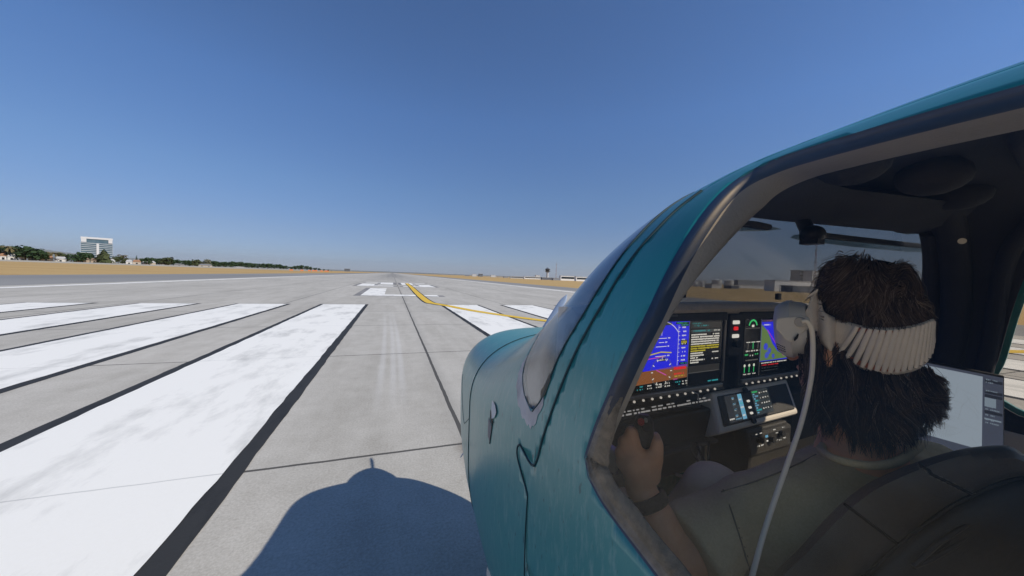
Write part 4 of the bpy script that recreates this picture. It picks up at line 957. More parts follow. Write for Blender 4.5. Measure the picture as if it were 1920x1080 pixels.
# sun visors, compass, small devices
def slab(pts, th, mat, name, parent, bev=.003):
    p = [np.array(q, float) for q in pts]; n = np.cross(p[1]-p[0], p[2]-p[0]); n /= np.linalg.norm(n); k = len(p); m = pmb()
    m.add([q-n*th/2 for q in p]+[q+n*th/2 for q in p], [tuple(range(k))[::-1], tuple(range(k, 2*k))]+[(i, (i+1) % k, k+(i+1) % k, k+i) for i in range(k)]); return m.build(name, mat, parent, bevel=bev)
q = lambda px, py, y=.43: Cy(px, py, y)
vr = slab([q(1540, 436), q(1600, 443), q(1762, 461), q(1762, 468), q(1735, 466), q(1540, 447)], .012, BLK, 'sun_visor', plane)
slab([q(1482, 446, .435), q(1490, 440, .435), q(1510, 440, .435), q(1600, 448, .435), q(1765, 463, .435), q(1765, 474, .435), q(1700, 472, .435), q(1600, 463, .435), q(1500, 451, .435)], .004, VIS, 'visor_plate', vr, .001)
vl = slab([q(1388, 412), q(1420, 416), q(1442, 421), q(1444, 428), q(1438, 432), q(1388, 424)], .012, BLK, 'sun_visor', plane)
slab([q(1355, 424, .435), q(1388, 421, .435), q(1440, 423, .435), q(1466, 430, .435), q(1440, 433, .435), q(1355, 434, .435)], .004, VIS, 'visor_plate', vl, .001)
cc = q(1523, 440, .42); m = pmb(); m.ball(cc, (.024, .024, .021), 20, 12); m.box(cc+np.array([0, 0, -.016]), (.030, .034, .012)); m.tube([cc+np.array([0, .01, .01]), cc+np.array([0, .03, .06])], .014, 12); m.build('compass', M('black compass case', (.007, .007, .008), .5), plane, smooth=50)
m = pmb(); cb = q(1459, 556, .68); m.box(cb, (.018, .012, .022)); m.build('glareshield_sensor', BLK, plane, bevel=.002)
cs = q(1276, 538, .50); m = pmb(); m.box(cs, (.014, .02, .045)); sw = m.build('pillar_switch', BLK, plane, bevel=.002)
for k in range(3): m = pmb(); m.disc(cs+np.array([.002, -.010, .013-.013*k]), (0, -1, 0), .0025, .003, 10); m.build('switch_lamp', M('grey lamp', (.25, .25, .25), .4), sw)
m = pmb(); m.disc(C(1804, 452, .70), C(1804, 452, -1.), .006, .006, 12); m.build('trim_screw', METAL, plane)

# monitor standing on the right
mt_ = [C(1700, 668, .78), C(1884, 704, .70), C(1840, 858, .66), C(1690, 840, .74)]
base = C(1760, 900, .72)
mon = empty('computer_monitor', base, 'thin dark framed monitor showing a pale chart beside the pilot shoulder', 'monitor')
o0, ex, ey = mt_[0], mt_[1]-mt_[0], mt_[3]-mt_[0]; nn = np.cross(ex, ey); nn /= np.linalg.norm(nn)
b = MB(base); L1, L2 = np.linalg.norm(ex), np.linalg.norm(ey); ey = ey-ex*np.dot(ex, ey)/L1**2*0
quad = [o0, o0+ex, o0+ex+ey, o0+ey]; b.add([p for p in quad]+[p+nn*.012 for p in quad], [(0, 1, 2, 3), (7, 6, 5, 4), (0, 4, 5, 1), (1, 5, 6, 2), (2, 6, 7, 3), (3, 7, 4, 0)]); b.build('housing', M('monitor case', (.012, .012, .013), .4), mon, bevel=.002)
s = Scr(o0+ex*.02+ey*.03, ex*.965, ey*.95, base); C1 = e_('chart paper', (.40, .53, .74), .50); C2 = e_('side bar', (.085, .11, .19), .46); C3 = e_('chart line', (.30, .38, .48), .46); C4 = e_('bar dark', (.03, .04, .07), .4); C5 = e_('bar text', (.30, .42, .60), .46)
s.rect(0, 0, 1, 1, 1); s.k = 1; s.rect(.0, .03, .80, .80, 0); s.k = 2
rr = random.Random(9)
for k in range(26):
    a = rr.uniform(0, 3.1); u, v = rr.uniform(.3, .7), rr.uniform(.15, .7); L = rr.uniform(.05, .25); s.line((u, v), (min(max(u+L*math.cos(a), .02), .78), min(max(v+L*math.sin(a), .05), .78)), .002, 2)
for k in range(18): a = k*.17+.2; s.line((.42, .62), (.42+.14*math.cos(a), .62+.16*math.sin(a)), .002, 2)
s.arc((.5, .55), .28, 20, 120, .002, 2); s.arc((.42, .6), .2, 200, 340, .002, 2)
for v in (.05, .17, .21, .38): s.rect(.82, v, .99, v+.03, 3)
for v in (.045, .075, .165, .30, .33, .36, .42, .47, .50): s.text(.83, v, rr.uniform(.88, .97), .014, 4)
s.rect(.82, .245, .93, .34, 4); s.rect(.82, .46, .98, .475, 4)
s.m.build('screen', [C1, C2, C3, C4, C5], mon)
b = MB(base); b.tube([o0+ex*.5+ey*.9+nn*.02, base+np.array([.02, .02, -.1]), base+np.array([.02, .02, -.45])], .012, 10); b.box(base+np.array([.02, .02, -.46]), (.16, .14, .015)); b.build('stand', BLK, mon, smooth=50)

# ------------------------------------------------------------------ the pilot
def axes_plane():
    f = lambda v: np.array([v[0]*CH+v[1]*SH, -v[0]*SH+v[1]*CH, v[2]])
    return f(CR), f(CU), f(CF)
ER, EU, EF = axes_plane()
PB = C(1560, 1250, .62); PB[2] = -.72
person = empty('person', PB, 'person seen from behind in olive T-shirt with dark shaggy hair, left hand on side stick', 'person')
def remesh(o, vox, smooth_it=6):
    q = o.modifiers.new('r', 'REMESH'); q.mode = 'VOXEL'; q.voxel_size = vox
    dg = bpy.context.evaluated_depsgraph_get(); me = bpy.data.meshes.new_from_object(o.evaluated_get(dg)); me.name = o.name; o.modifiers.clear(); mats = list(o.data.materials); o.data = me
    me.materials.clear(); [me.materials.append(x) for x in mats]
    bm = bmesh.new(); bm.from_mesh(me)
    for _ in range(smooth_it): bmesh.ops.smooth_vert(bm, verts=bm.verts, factor=.5, use_axis_x=True, use_axis_y=True, use_axis_z=True)
    bm.to_mesh(me); bm.free(); me.polygons.foreach_set('use_smooth', [True]*len(me.polygons))
def skinmat():
    m, t, b, v = newmat('tanned skin', .5)
    c = ramp_n(t, noise_n(t, v, 18, 5, .6), [(.3, (.72, .36, .20)), (.7, (.82, .44, .26))]); c = mix_n(t, .35, c, ramp_n(t, noise_n(t, v, 120, 3, .7), [(.3, .35), (.7, .6)]), 'SOFT_LIGHT')
    t.links.new(c, b.inputs['Base Color']); b.inputs['Subsurface Weight'].default_value = .08; b.inputs['Subsurface Radius'].default_value = (.01, .004, .002); bump_n(t, b, noise_n(t, v, 260, 3), .12, .002); return m
SKIN = skinmat()
HC = C(1640, 600, .60)
FD = -ER*.72 - EU*.06 + EF*.69; FD /= np.linalg.norm(FD)          # where the face points
b = MB(PB)
HA = [ER, EU, EF]
b.ball(HC, (.052, .102, .066), 24, 16, 0, HA)
b.ball(C(1570, 660, .63), (.050, .062, .055), 20, 14, 0, HA); b.ball(C(1553, 712, .632), (.040, .048, .045), 18, 12, 0, HA)
b.ball(C(1535, 625, .655), (.040, .055, .04), 18, 12, 0, HA)
nz = C(1500, 655, .675); b.capsule(nz+EU*.02, nz-EU*.012+FD*.012, .008, .012); b.capsule(nz-EU*.035, nz-EU*.037+ER*.02, .007, .006)    # nose, lips
b.ball(C(1552, 672, .600), (.006, .022, .012), 12, 10, 0, HA)                                                                          # ear
b.capsule(C(1590, 700, .62), C(1612, 850, .60), .050, .054, 20); b.capsule(C(1612, 850, .60), C(1580, 1120, .63), .06, .08, 16)
SL, EL, WR = C(1398, 962, .595), C(1262, 1052, .56), C(1204, 920, .597)
SRj = C(1742, 885, .665)
b.capsule(C(1610, 880, .61), SL, .05, .045); b.capsule(C(1610, 880, .61), SRj, .05, .045)
b.capsule(SL, EL, .045, .036, 16); b.capsule(EL, EL*.5+WR*.5+ER*.004, .038, .034, 16); b.capsule(EL*.5+WR*.5+ER*.004, WR, .034, .0235, 16); b.capsule(WR-ER*.006, WR+(WR-EL)*.1-ER*.004, .0215, .022, 14); b.capsule(WR+ER*.006, WR+(WR-EL)*.1+ER*.004, .0215, .022, 14)
EB = C(1760, 1050, .68); b.capsule(SRj, EB, .045, .038); b.capsule(EB, C(1600, 1080, .78), .038, .026); b.capsule(C(1600, 1080, .78), C(1560, 1070, .80), .026, .03)
# the left hand: palm, four fingers closing round the grip, thumb up its right side
pal = C(1197, 868, .592)
b.capsule(WR+(WR-EL)*.1, pal+ER*.010, .023, .024, 14); b.capsule(WR+(WR-EL)*.1, pal-ER*.010, .022, .023, 14)
kn = [(1184, 811, .602), (1171, 829, .600), (1164, 849, .597), (1165, 869, .596)]
f_r = [.0098, .0102, .0096, .0085]
for i, (kx, ky, kd) in enumerate(kn):
    K = C(kx, ky, kd); b.capsule(pal-ER*.008+EU*(.004-.006*i), K, .019, f_r[i]*1.22, 12)
    m1 = C(kx-1+2*(i == 0), ky-2, kd+.030-.002*i); m2 = C(kx+16, ky+1, kd+.052-.003*i); m3 = C(kx+38, ky+5, kd+.050-.003*i)
    b.capsule(K, m1, f_r[i]*1.12, f_r[i], 12); b.capsule(m1, m2, f_r[i], f_r[i]*.9, 12); b.capsule(m2, m3, f_r[i]*.9, f_r[i]*.78, 12)
t0, t1, t2, t3 = C(1218, 890, .592), C(1229, 858, .590), C(1232, 833, .596), C(1229, 818, .612)
b.capsule(pal-EU*.010, t0, .022, .019, 12); b.capsule(t0, t1, .0175, .0135, 12); b.capsule(t1, t2, .0132, .0112, 12); b.capsule(t2, t3, .011, .0090, 12)
b.capsule(t0, pal+EU*.012, .016, .014, 12)
body = b.build('body', SKIN, person); remesh(body, .0032, 5)

# clothes
SHIRT, t, bb, v = newmat('olive cotton', .95)
c = ramp_n(t, noise_n(t, v, 9, 6, .65), [(.3, (.50, .42, .26)), (.7, (.62, .53, .34))]); c = mix_n(t, .5, c, ramp_n(t, noise_n(t, v, 300, 2, .6), [(.3, .36), (.7, .62)]), 'SOFT_LIGHT'); t.links.new(c, bb.inputs['Base Color'])
bump_n(t, bb, math_n(t, 'ADD', math_n(t, 'MULTIPLY', noise_n(t, v, 11, 4, .55, (1, 1, 1.8)), 3.), math_n(t, 'MULTIPLY', noise_n(t, v, 350, 2), .08)), .6, .006)
b = MB(PB); tilt = ER + EU*.115; tilt /= np.linalg.norm(tilt); rs = []
for px, py, d, a, bd in ((1628, 850, .605, .070, .060), (1626, 868, .60, .098, .072), (1612, 888, .60, .135, .082), (1592, 910, .602, .172, .092), (1575, 938, .605, .198, .10), (1565, 990, .607, .20, .105), (1562, 1080, .61, .188, .11), (1560, 1250, .63, .17, .12)):
    c0 = C(px, py, d); rs.append([c0 + tilt*a*math.copysign(abs(math.cos(2*math.pi*j/40))**.8, math.cos(2*math.pi*j/40)) + EF*bd*math.copysign(abs(math.sin(2*math.pi*j/40))**.8, math.sin(2*math.pi*j/40)) for j in range(40)])
b.rings(rs)
b.capsule(C(1600, 905, .60), SL, .066, .060, 18); b.capsule(C(1640, 895, .61), SRj, .064, .060, 18)
b.capsule(C(1425, 955, .60), SL, .064, .058, 18)
HEM = SL*.22+EL*.78; ax_ = (EL-SL)/np.linalg.norm(EL-SL); rs = []
for k, r_ in ((0., .056), (.25, .058), (.5, .060), (.75, .064), (1., .067)):
    c0 = SL+(HEM-SL)*k; u_ = np.cross(ax_, EF); u_ /= np.linalg.norm(u_); w_ = np.cross(ax_, u_); rs.append([c0+(u_*math.cos(2*math.pi*j/24)+w_*math.sin(2*math.pi*j/24))*r_*(1+.05*math.sin(3*j*.26+k*4)) for j in range(24)])
b.rings(rs)
b.capsule(SRj, EB, .060, .056, 16)
shirt = b.build('shirt', SHIRT, person); remesh(shirt, .006, 7)
q = shirt.modifiers.new('folds', 'DISPLACE'); tx = bpy.data.textures.new('folds', 'CLOUDS'); tx.noise_scale = .07; tx.noise_depth = 2; q.texture = tx; q.strength = .010; q.mid_level = .5
b = MB(PB); ring_ = cat([C(*p) for p in ((1538, 842, .585), (1560, 858, .548), (1600, 869, .527), (1645, 873, .522), (1685, 864, .530), (1712, 846, .552), (1722, 832, .590), (1690, 815, .655), (1620, 812, .68), (1555, 828, .640), (1538, 842, .585))], 6)
b.tube(ring_, .0062, 10); b.build('collar', SHIRT, shirt, smooth=60)
THR = M('pale stitching', (.12, .113, .095), .9)
def stitches(name, pts, parent, r_=.0009, dash=.006, gap=.004, org=PB, mat=None):
    P3 = cat(pts, 14); b = MB(org); acc = 0.; cur = []
    for a, c in zip(P3[:-1], P3[1:]):
        L = np.linalg.norm(c-a)
        on = (acc % (dash+gap)) < dash
        if on: cur.append(a)
        else:
            if len(cur) > 1: b.tube(cur, r_, 5)
            cur = []
        acc += L
    if len(cur) > 1: b.tube(cur, r_, 5)
    if b.v: return b.build(name, mat or THR, parent)
def on_front(px, py, d0, ob=None):   # first surface of an object along a line of sight, lifted a little towards the viewer
    dg = bpy.context.evaluated_depsgraph_get(); ev = ob.evaluated_get(dg); o_ = Vector((0, 0, 0))
    dv = C(px, py, 1.); base_ = Vector(tuple(-PB)); hit = ev.ray_cast(base_, Vector(tuple(dv)).normalized())
    if hit[0]: p = np.array(hit[1])+PB; return p - dv/np.linalg.norm(dv)*.0008
    return C(px, py, d0)
for L in ([(1356, 918), (1372, 960), (1388, 1010), (1402, 1056), (1410, 1078)], [(1352, 922), (1400, 908), (1450, 890), (1500, 868), (1530, 852)]):
    P3 = [on_front(x, y, .55, shirt) for x, y in L]
    b = MB(PB); b.tube(cat(P3, 8), .0012, 6); b.build('shirt_seam', M('seam shade', (.15, .135, .10), .9), shirt); stitches('stitching', [p+ER*.003 for p in P3], shirt, .0006, .003, .003)
JEAN, t, bb, v = newmat('pale grey denim', .9)
c = ramp_n(t, noise_n(t, v, 10, 6, .65), [(.3, (.70, .62, .44)), (.7, (.84, .76, .56))]); c = mix_n(t, .5, c, ramp_n(t, noise_n(t, v, 260, 2, .6), [(.3, .38), (.7, .62)]), 'SOFT_LIGHT'); t.links.new(c, bb.inputs['Base Color'])
bump_n(t, bb, noise_n(t, v, 14, 5, .6), .5, .01)
b = MB(PB); kl, kr = C(1188, 985, .655), C(1338, 925, .70)
b.capsule(C(1440, 1200, .60), kl, .085, .066, 20); b.capsule(kl, kl+np.array([.02, .14, -.30]), .062, .05, 16)
b.capsule(C(1600, 1180, .66), kr, .085, .062, 20); b.capsule(kr, kr+np.array([.03, .16, -.26]), .060, .05, 16); b.ball(PB+np.array([0, 0, .05]), (.19, .16, .12))
jeans = b.build('jeans', JEAN, person); remesh(jeans, .007, 7)
b = MB(PB)
for kk in (kl+np.array([.02, .14, -.30]), kr+np.array([.03, .16, -.26])): b.capsule(kk+np.array([0, -.02, -.03]), kk+np.array([0, .14, -.06]), .04, .035)
b.build('shoes', BLK, person, smooth=60)
# wrist watch
wc_ = WR+(EL-WR)*.16; ax_ = (WR-EL)/np.linalg.norm(WR-EL); base = wc_
wt = empty('wrist_watch', base, 'dark strapped wrist watch with pale case on the left wrist of the pilot', 'watch')
u_ = ER - ax_*np.dot(ER, ax_); u_ /= np.linalg.norm(u_); w_ = np.cross(ax_, u_); b = MB(base); rs = []
for h, e in ((-.010, 0), (-.010, .004), (-.005, .006), (.005, .006), (.010, .004), (.010, 0)):
    rs.append([wc_+ax_*h+(u_*(.0295+e)*math.cos(2*math.pi*j/36)+w_*(.0275+e)*math.sin(2*math.pi*j/36)) for j in range(36)])
b.rings(rs, cap=False); b.build('strap', M('woven black strap', (.020, .020, .022), .8, bump=(300, .5)), wt, smooth=60)
cd = -u_*.88-EF*.25; cd = cd-ax_*np.dot(cd, ax_); cd /= np.linalg.norm(cd); sd_ = np.cross(cd, ax_); b = MB(base); b.box(wc_+cd*.037, (.012, .034, .038), 0, [cd, sd_, ax_]); cs_ = b.build('case', ALU, wt, bevel=.005)
b = MB(base); b.box(wc_+cd*.0435, (.002, .029, .033), 0, [cd, sd_, ax_]); b.build('watch_face', M('watch glass', (.25, .25, .25), .12), cs_, bevel=.0008)

# hair
def hell(px, py, c=HC, rad=(.060, .115, .075), edge=1.0):           # first hit with the hair ellipsoid, else its rim
    dv = C(px, py, 1.); A = np.array([ER/rad[0], EU/rad[1], EF/rad[2]]); d_ = A@dv; o_ = A@c
    a = d_@d_; bq = d_@o_; cq = o_@o_-1; disc = bq*bq-a*cq
    t = (bq-math.sqrt(disc))/a if disc > 0 else bq/a
    return t
HM = [M('hair dark', (.062, .042, .029), .55, spec=.2), M('hair brown', (.125, .085, .058), .5, spec=.25), M('hair light', (.27, .20, .15), .5, spec=.3), M('hair near black', (.030, .022, .017), .55, spec=.2), M('hair root shade', (.010, .008, .007), .9, spec=.1)]
b = MB(PB)
b.ball(HC, (.0555, .105, .070), 28, 18, 4, HA); b.ball(C(1632, 735, .594), (.050, .080, .042), 24, 16, 4, HA); b.ball(C(1626, 790, .594), (.047, .052, .038), 20, 14, 4, HA)
HE = [(HC, (.060, .115, .075)), (C(1697, 553, .598), (.032, .052, .042)), (C(1588, 552, .607), (.032, .066, .048))]
def hd(x, y):                    # nearest hair surface along a line of sight
    best = None; dv = C(x, y, 1.)
    for c, rad in HE:
        A = np.array([ER/rad[0], EU/rad[1], EF/rad[2]]); d_ = A@dv; o_ = A@c; a = d_@d_; q_ = d_@o_; D = q_*q_-a*(o_@o_-1)
        if D > 0:
            t = (q_-math.sqrt(D))/a
            if best is None or t < best: best = t
    return hell(x, y) if best is None else best
rh = random.Random(21)
OUT = [(1538, 600), (1533, 560), (1536, 525), (1548, 500), (1572, 482), (1612, 476), (1642, 483), (1662, 494), (1690, 492), (1708, 504), (1716, 525), (1730, 545), (1742, 570), (1749, 600), (1748, 625)]
f_out = sdpoly(OUT+[(1700, 640), (1600, 630), (1555, 610)])
def strand(p0, mi, r_):
    n = len(p0); b.tube(p0, [r_*(1-.85*(i/(n-1))**1.6) for i in range(n)], 4, mi, cap=False)
def flow(px, py):                # combing direction on the crown, in picture terms
    w = min(max((px-1655)/35, 0), 1)*min(max((575-py)/40, 0), 1)
    a = math.atan2(py-425, (px-1638)*1.75); c = math.atan2(py-530, px-1690)+1.25     # combed down from the top, a wave turning over on the right
    return a*(1-w)+c*w
def lock(px, py, L, n, ang0, curl, lift, wave, wid, cnt, mis, wts, dfun, stop):
    st = L/(n-1); x, y = px, py; g = []; ph = rh.uniform(0, 6.28); bend = 0.
    for i in range(n):
        g.append((x, y)); a = ang0(x, y)+bend+wave*math.sin(ph+i*.9); bend += curl; nx, ny = x+math.cos(a)*st, y+math.sin(a)*st
        if stop(nx, ny): nx, ny = x+math.cos(a)*st*.2, y+math.sin(a)*st*.3+.6
        x, y = nx, ny
    for k in range(cnt):
        ox, oy = rh.gauss(0, wid), rh.gauss(0, wid); lz = rh.uniform(-.003, .004); f0 = rh.uniform(0, .12); end = rh.uniform(.75, 1.); pts = []
        for i in range(n):
            s_ = i/(n-1)
            if s_ > end: break
            sp_ = (1-.55*s_**1.6)*(.7+.3*math.sin(min(s_*2.2, 1)*1.57)); xx, yy = g[i][0]+ox*sp_, g[i][1]+oy*sp_
            pts.append(C(xx, yy, dfun(xx, yy)-.0015-lift*math.sin(min(s_*1.25, 1)*2.6)-lz*(.4+s_)))
        if len(pts) > 3: strand(pts, rh.choices(mis, wts)[0], rh.uniform(.00028, .00065))
for k in range(210):
    while True:
        px, py = rh.uniform(1530, 1750), rh.uniform(474, 636)
        if f_out(px, py) < -1.5: break
    w4 = rh.choice(((.5, .25, .05, .2), (.3, .5, .15, .05), (.25, .42, .30, .03), (.6, .1, .02, .28)))
    jit = rh.gauss(0, .24); lock(px, py, rh.uniform(45, 95), 9, lambda x, y: flow(x, y)+jit, rh.gauss(0, .07), rh.uniform(.000, .004), rh.uniform(.05, .25), rh.uniform(4, 8), 34, (0, 1, 2, 3), w4, hd, lambda x, y: f_out(x, y) > 1.5)
for k in range(900):
    px, py = rh.uniform(1532, 1750), rh.uniform(476, 636)
    if f_out(px, py) < -1: jit = rh.gauss(0, .5); lock(px, py, rh.uniform(30, 70), 8, lambda x, y: flow(x, y)+jit, rh.gauss(0, .09), rh.uniform(0, .008), .1, .5, 1, (0, 1, 2), (.4, .4, .2), hd, lambda x, y: f_out(x, y) > 3)
# short flyaways along the outline
for k in range(260):
    i = rh.randrange(len(OUT)-1); t_ = rh.random(); x = OUT[i][0]*(1-t_)+OUT[i+1][0]*t_; y = OUT[i][1]*(1-t_)+OUT[i+1][1]*t_; a = math.atan2(y-590, x-1640)+rh.gauss(.5 if x > 1640 else -.3, .5); L = rh.uniform(4, 12); d0 = .60+rh.uniform(-.02, .02); x -= math.cos(a)*8; y -= math.sin(a)*8
    strand([C(x+math.cos(a+.09*j)*L*j/4, y+math.sin(a+.09*j)*L*j/4, d0) for j in range(5)], rh.choice((0, 1, 1, 2)), rh.uniform(.0003, .0007))
# long hair under the strap in loose locks, flicking out to the right
c2 = C(1630, 758, .588)
def low_d(x, y): return min(hell(x, y, c2, (.064, .112, .058)), .612)
def near(x, y):
    t = low_d(x, y); dv = C(x, y, 1.)
    for c, rad in ((HC, (.058, .112, .073)), (C(1570, 660, .63), (.052, .064, .059)), (C(1553, 712, .632), (.042, .050, .049))):
        A = np.array([ER/rad[0], EU/rad[1], EF/rad[2]]); d_ = A@dv; o_ = A@c; a = d_@d_; q_ = d_@o_; D = q_*q_-a*(o_@o_-1)
        if D > 0: t = min(t, (q_-math.sqrt(D))/a)
    return t
def ymax(x): return float(np.interp(x, [1510, 1522, 1545, 1600, 1650, 1700, 1740, 1778], [770, 822, 846, 860, 852, 832, 808, 780]))
def strap_y(u): return 650+55*math.sin(min(u*1.25, 1)*math.pi*.62)*(1 if u < .8 else 1-(u-.8)*1.2)
for k in range(170):
    u = rh.random(); x = 1522+u*222; y = strap_y(u)+rh.uniform(-8, 60)*(.6 if u > .8 else 1)-(22 if u < .35 else 0)
    right = max(0, (u-.5)*2); jit = rh.gauss(0, .17); cut = rh.uniform(-6, 46)*(1 if u > .2 else .3); a0 = math.pi/2+.18-.50*u
    w4 = rh.choice(((.5, .12, .02, .36), (.55, .25, .06, .14), (.35, .40, .12, .13), (.35, .05, .01, .59)))
    lock(x, y, rh.uniform(95, 190)*(1-.30*right), 12, lambda x, y: a0+jit, -rh.uniform(.04, .16)*(.25+right)+(.05 if u < .25 else 0)+rh.gauss(0, .04), rh.uniform(-.004, .014), rh.uniform(.18, .50), rh.uniform(3, 7.5), 34, (0, 1, 2, 3), w4, low_d,
         lambda x, y: y > ymax(x)-cut or x > 1779 or x < 1514+max(0, y-700)*.10)
for k in range(600):
    u = rh.random(); x = 1520+u*224; y = strap_y(u)+rh.uniform(-6, 110)-(22 if u < .35 else 0); jit = rh.gauss(0, .3); right = max(0, (u-.5)*2); a0 = math.pi/2+.18-.5*u
    lock(x, y, rh.uniform(50, 130), 9, lambda x, y: a0+jit, -rh.uniform(0, .14)*(.2+right)+rh.gauss(0, .05), rh.uniform(-.004, .012), .3, .5, 1, (0, 1, 3), (.5, .2, .3), low_d, lambda x, y: y > ymax(x)+6 or x > 1784 or x < 1512+max(0, y-700)*.10)
for tip, root in (((1772, 716), (1728, 700)), ((1768, 728), (1720, 715)), ((1777, 752), (1722, 735)), ((1774, 768), (1715, 760)), ((1768, 785), (1705, 775)), ((1755, 800), (1690, 800)), ((1735, 818), (1680, 810))):
    for k in range(40):
        dx, dy = rh.gauss(0, 9), rh.gauss(0, 7); p = []; sp_ = rh.uniform(.7, 1.1)
        for i in range(9):
            s_ = i/8*sp_; x = root[0]+dx+(tip[0]-root[0]-dx*.75)*s_; y = root[1]+dy+(tip[1]-root[1]-dy*.75)*s_+14*math.sin(s_*math.pi)-6*s_*s_; p.append(C(x, y, .575+.02*s_+dx*.0004))
        strand(p, rh.choice((0, 0, 1, 3)), rh.uniform(.0003, .0006))
for k in range(34):
    x, y = rh.uniform(1528, 1590), rh.uniform(645, 676); jit = rh.gauss(0, .14)
    lock(x, y, rh.uniform(90, 170), 11, lambda x, y: math.pi/2+.05+jit, rh.gauss(.01, .03), rh.uniform(.001, .005), rh.uniform(.1, .3), rh.uniform(3, 6), 24, (0, 1, 2, 3), (.5, .16, .03, .31), near, lambda x, y: y > ymax(x) or x < 1523+max(0, y-720)*.04)
# sideburn and wisps before the ear
for k in range(240):
    x, y = rh.uniform(1497, 1535), rh.uniform(632, 700); L = rh.uniform(12, 40); p = [C(x+rh.uniform(-1, 1)+j*.6, y+L*j/5, .606-.0005*j+(.02 if x < 1512 else 0)) for j in range(6)]; strand(p, rh.choice((0, 3, 1)), .0006)
hair = b.build('hair', HM, person, smooth=80)

# ------------------------------------------------------------------ the headset
HB = C(1560, 640, .56)
hs = empty('vr_headset', HB, 'white headset with ribbed knit band and dangling white cable worn on the pilot head', 'headset')
KNIT, t, bb, v = newmat('pale knit fabric', .9)
c = ramp_n(t, noise_n(t, v, 25, 4), [(.3, (.82, .74, .66)), (.7, (.90, .82, .74))]); c = mix_n(t, .4, c, ramp_n(t, noise_n(t, v, 420, 2, .6), [(.3, .36), (.7, .62)]), 'SOFT_LIGHT'); t.links.new(c, bb.inputs['Base Color']); bump_n(t, bb, noise_n(t, v, 420, 2), .4, .002)
GROOVE = M('grey groove mesh', (.13, .115, .105), .9); ORA = M('orange knit edge', (.38, .12, .06), .9); WP = M('white satin plastic', (.86, .82, .77), .38); WM = M('bright aluminium rim', (.88, .85, .81), .4, .0); SEAL = M('grey light seal', (.16, .145, .135), .9, bump=(200, .3))
up_ = cat([np.array(p, float) for p in ((1532, 541), (1535, 562), (1541, 580), (1556, 591), (1582, 601), (1615, 610), (1650, 614), (1690, 613), (1725, 606), (1748, 598), (1753, 601))], 8)
lo_ = cat([np.array(p, float) for p in ((1504, 596), (1514, 613), (1527, 631), (1552, 655), (1580, 675), (1615, 692), (1650, 701), (1685, 702), (1720, 693), (1744, 672), (1753, 640))], 8)
def bd(x, y, off): 
    d = hell(x, y, HC, (.0660, .30, .0825))
    return C(x, y, d-off-.046*min(max((1566-x)/46, 0), 1)**.55)
b = MB(HB); n = len(up_); nv = 9; vs = []; 
for i in range(n):
    for j in range(nv):
        s_ = j/(nv-1); x, y = up_[i]*(1-s_)+lo_[i]*s_; edge = math.sin(math.pi*s_)**.5
        vs.append(bd(x, y, .002+.004*edge))
b.add(vs, [(i*nv+j, (i+1)*nv+j, (i+1)*nv+j+1, i*nv+j+1) for i in range(n-1) for j in range(nv-1)], 0)
# ridges: slanted on the left, upright at the back
NR = 18
rib = MB(HB)
for k in range(NR):
    s0 = (k+.5)/NR; su = .46+.54*s0**.88; sl = .33+.67*s0**.84
    iu = min(su*(n-1), n-1.01); il = min(sl*(n-1), n-1.01)
    gp = lambda A, q_: A[int(q_)]*(1-(q_-int(q_)))+A[int(q_)+1]*(q_-int(q_))
    a, c = gp(up_, iu), gp(lo_, il); pts = []; m_ = 11
    wpx = 4.6*(1-.45*s0**2)
    for j in range(m_):
        s_ = .05+.90*j/(m_-1); x, y = a*(1-s_)+c*s_; x += 5*math.sin(math.pi*s_)*(.4-s0); pts.append(bd(x, y, .0075))
    rad = [wpx*.00095*math.sin(math.pi*min(max((j+.6)/(m_+.2), 0), 1))**.25 for j in range(m_)]
    b.tube(pts, rad, 8, 0)
    # grey mesh groove beside each ridge, with a touch of orange at its ends
    g0, g1 = pts[0], pts[-1]; off = .5/NR
    iu2, il2 = min(iu+off*(n-1)*.62, n-1.01), min(il+off*(n-1)*.70, n-1.01); a2, c2_ = gp(up_, iu2), gp(lo_, il2); P_g = []
    for j in range(9):
        s_ = .07+.86*j/8; x, y = a2*(1-s_)+c2_*s_; x += 5*math.sin(math.pi*s_)*(.4-s0); P_g.append(bd(x, y, .0056))
    b.tube(P_g, wpx*.00062, 6, 1)
    if k < 9: b.tube([P_g[0], P_g[1]], wpx*.00066, 6, 2); b.tube([P_g[-2], P_g[-1]], wpx*.00066, 6, 2)
strap = b.build('head_strap', [KNIT, GROOVE, ORA], hs, smooth=50, solid=.003)
# side piece joining strap and visor
def plate(name, pts, d0, th, mat, parent, bev=.003):
    P3 = [C(x, y, d0(x, y) if callable(d0) else d0) for x, y in pts]; k = len(P3); c = np.mean(P3, 0); nn = -c/np.linalg.norm(c); b = MB(HB)
    b.add(P3+[p+nn*th for p in P3], [tuple(range(k)), tuple(range(k, 2*k))[::-1]]+[(i, (i+1) % k, k+(i+1) % k, k+i) for i in range(k)]); return b.build(name, mat, parent, bevel=bev, smooth=40)
plate('top_strap', [(1512, 560), (1508, 566), (1518, 552), (1534, 541), (1533, 548), (1523, 556)], .588, .008, KNIT, hs, .002)
vc = C(1500, 616, .655); b = MB(HB); FDh = FD; sx = np.cross(FDh, EU); sx /= np.linalg.norm(sx); uz = np.cross(sx, FDh); rs = []
for f, a_, u2 in ((.036, .038, .032), (.033, .052, .044), (.026, .058, .050), (.018, .060, .0535), (.010, .061, .0545), (.008, .058, .052), (-.004, .055, .050), (-.012, .050, .046)):
    rs.append([vc+FDh*f+sx*a_*math.copysign(abs(math.cos(2*math.pi*j/40))**.75, math.cos(2*math.pi*j/40))+uz*u2*math.copysign(abs(math.sin(2*math.pi*j/40))**.75, math.sin(2*math.pi*j/40)) for j in range(40)])
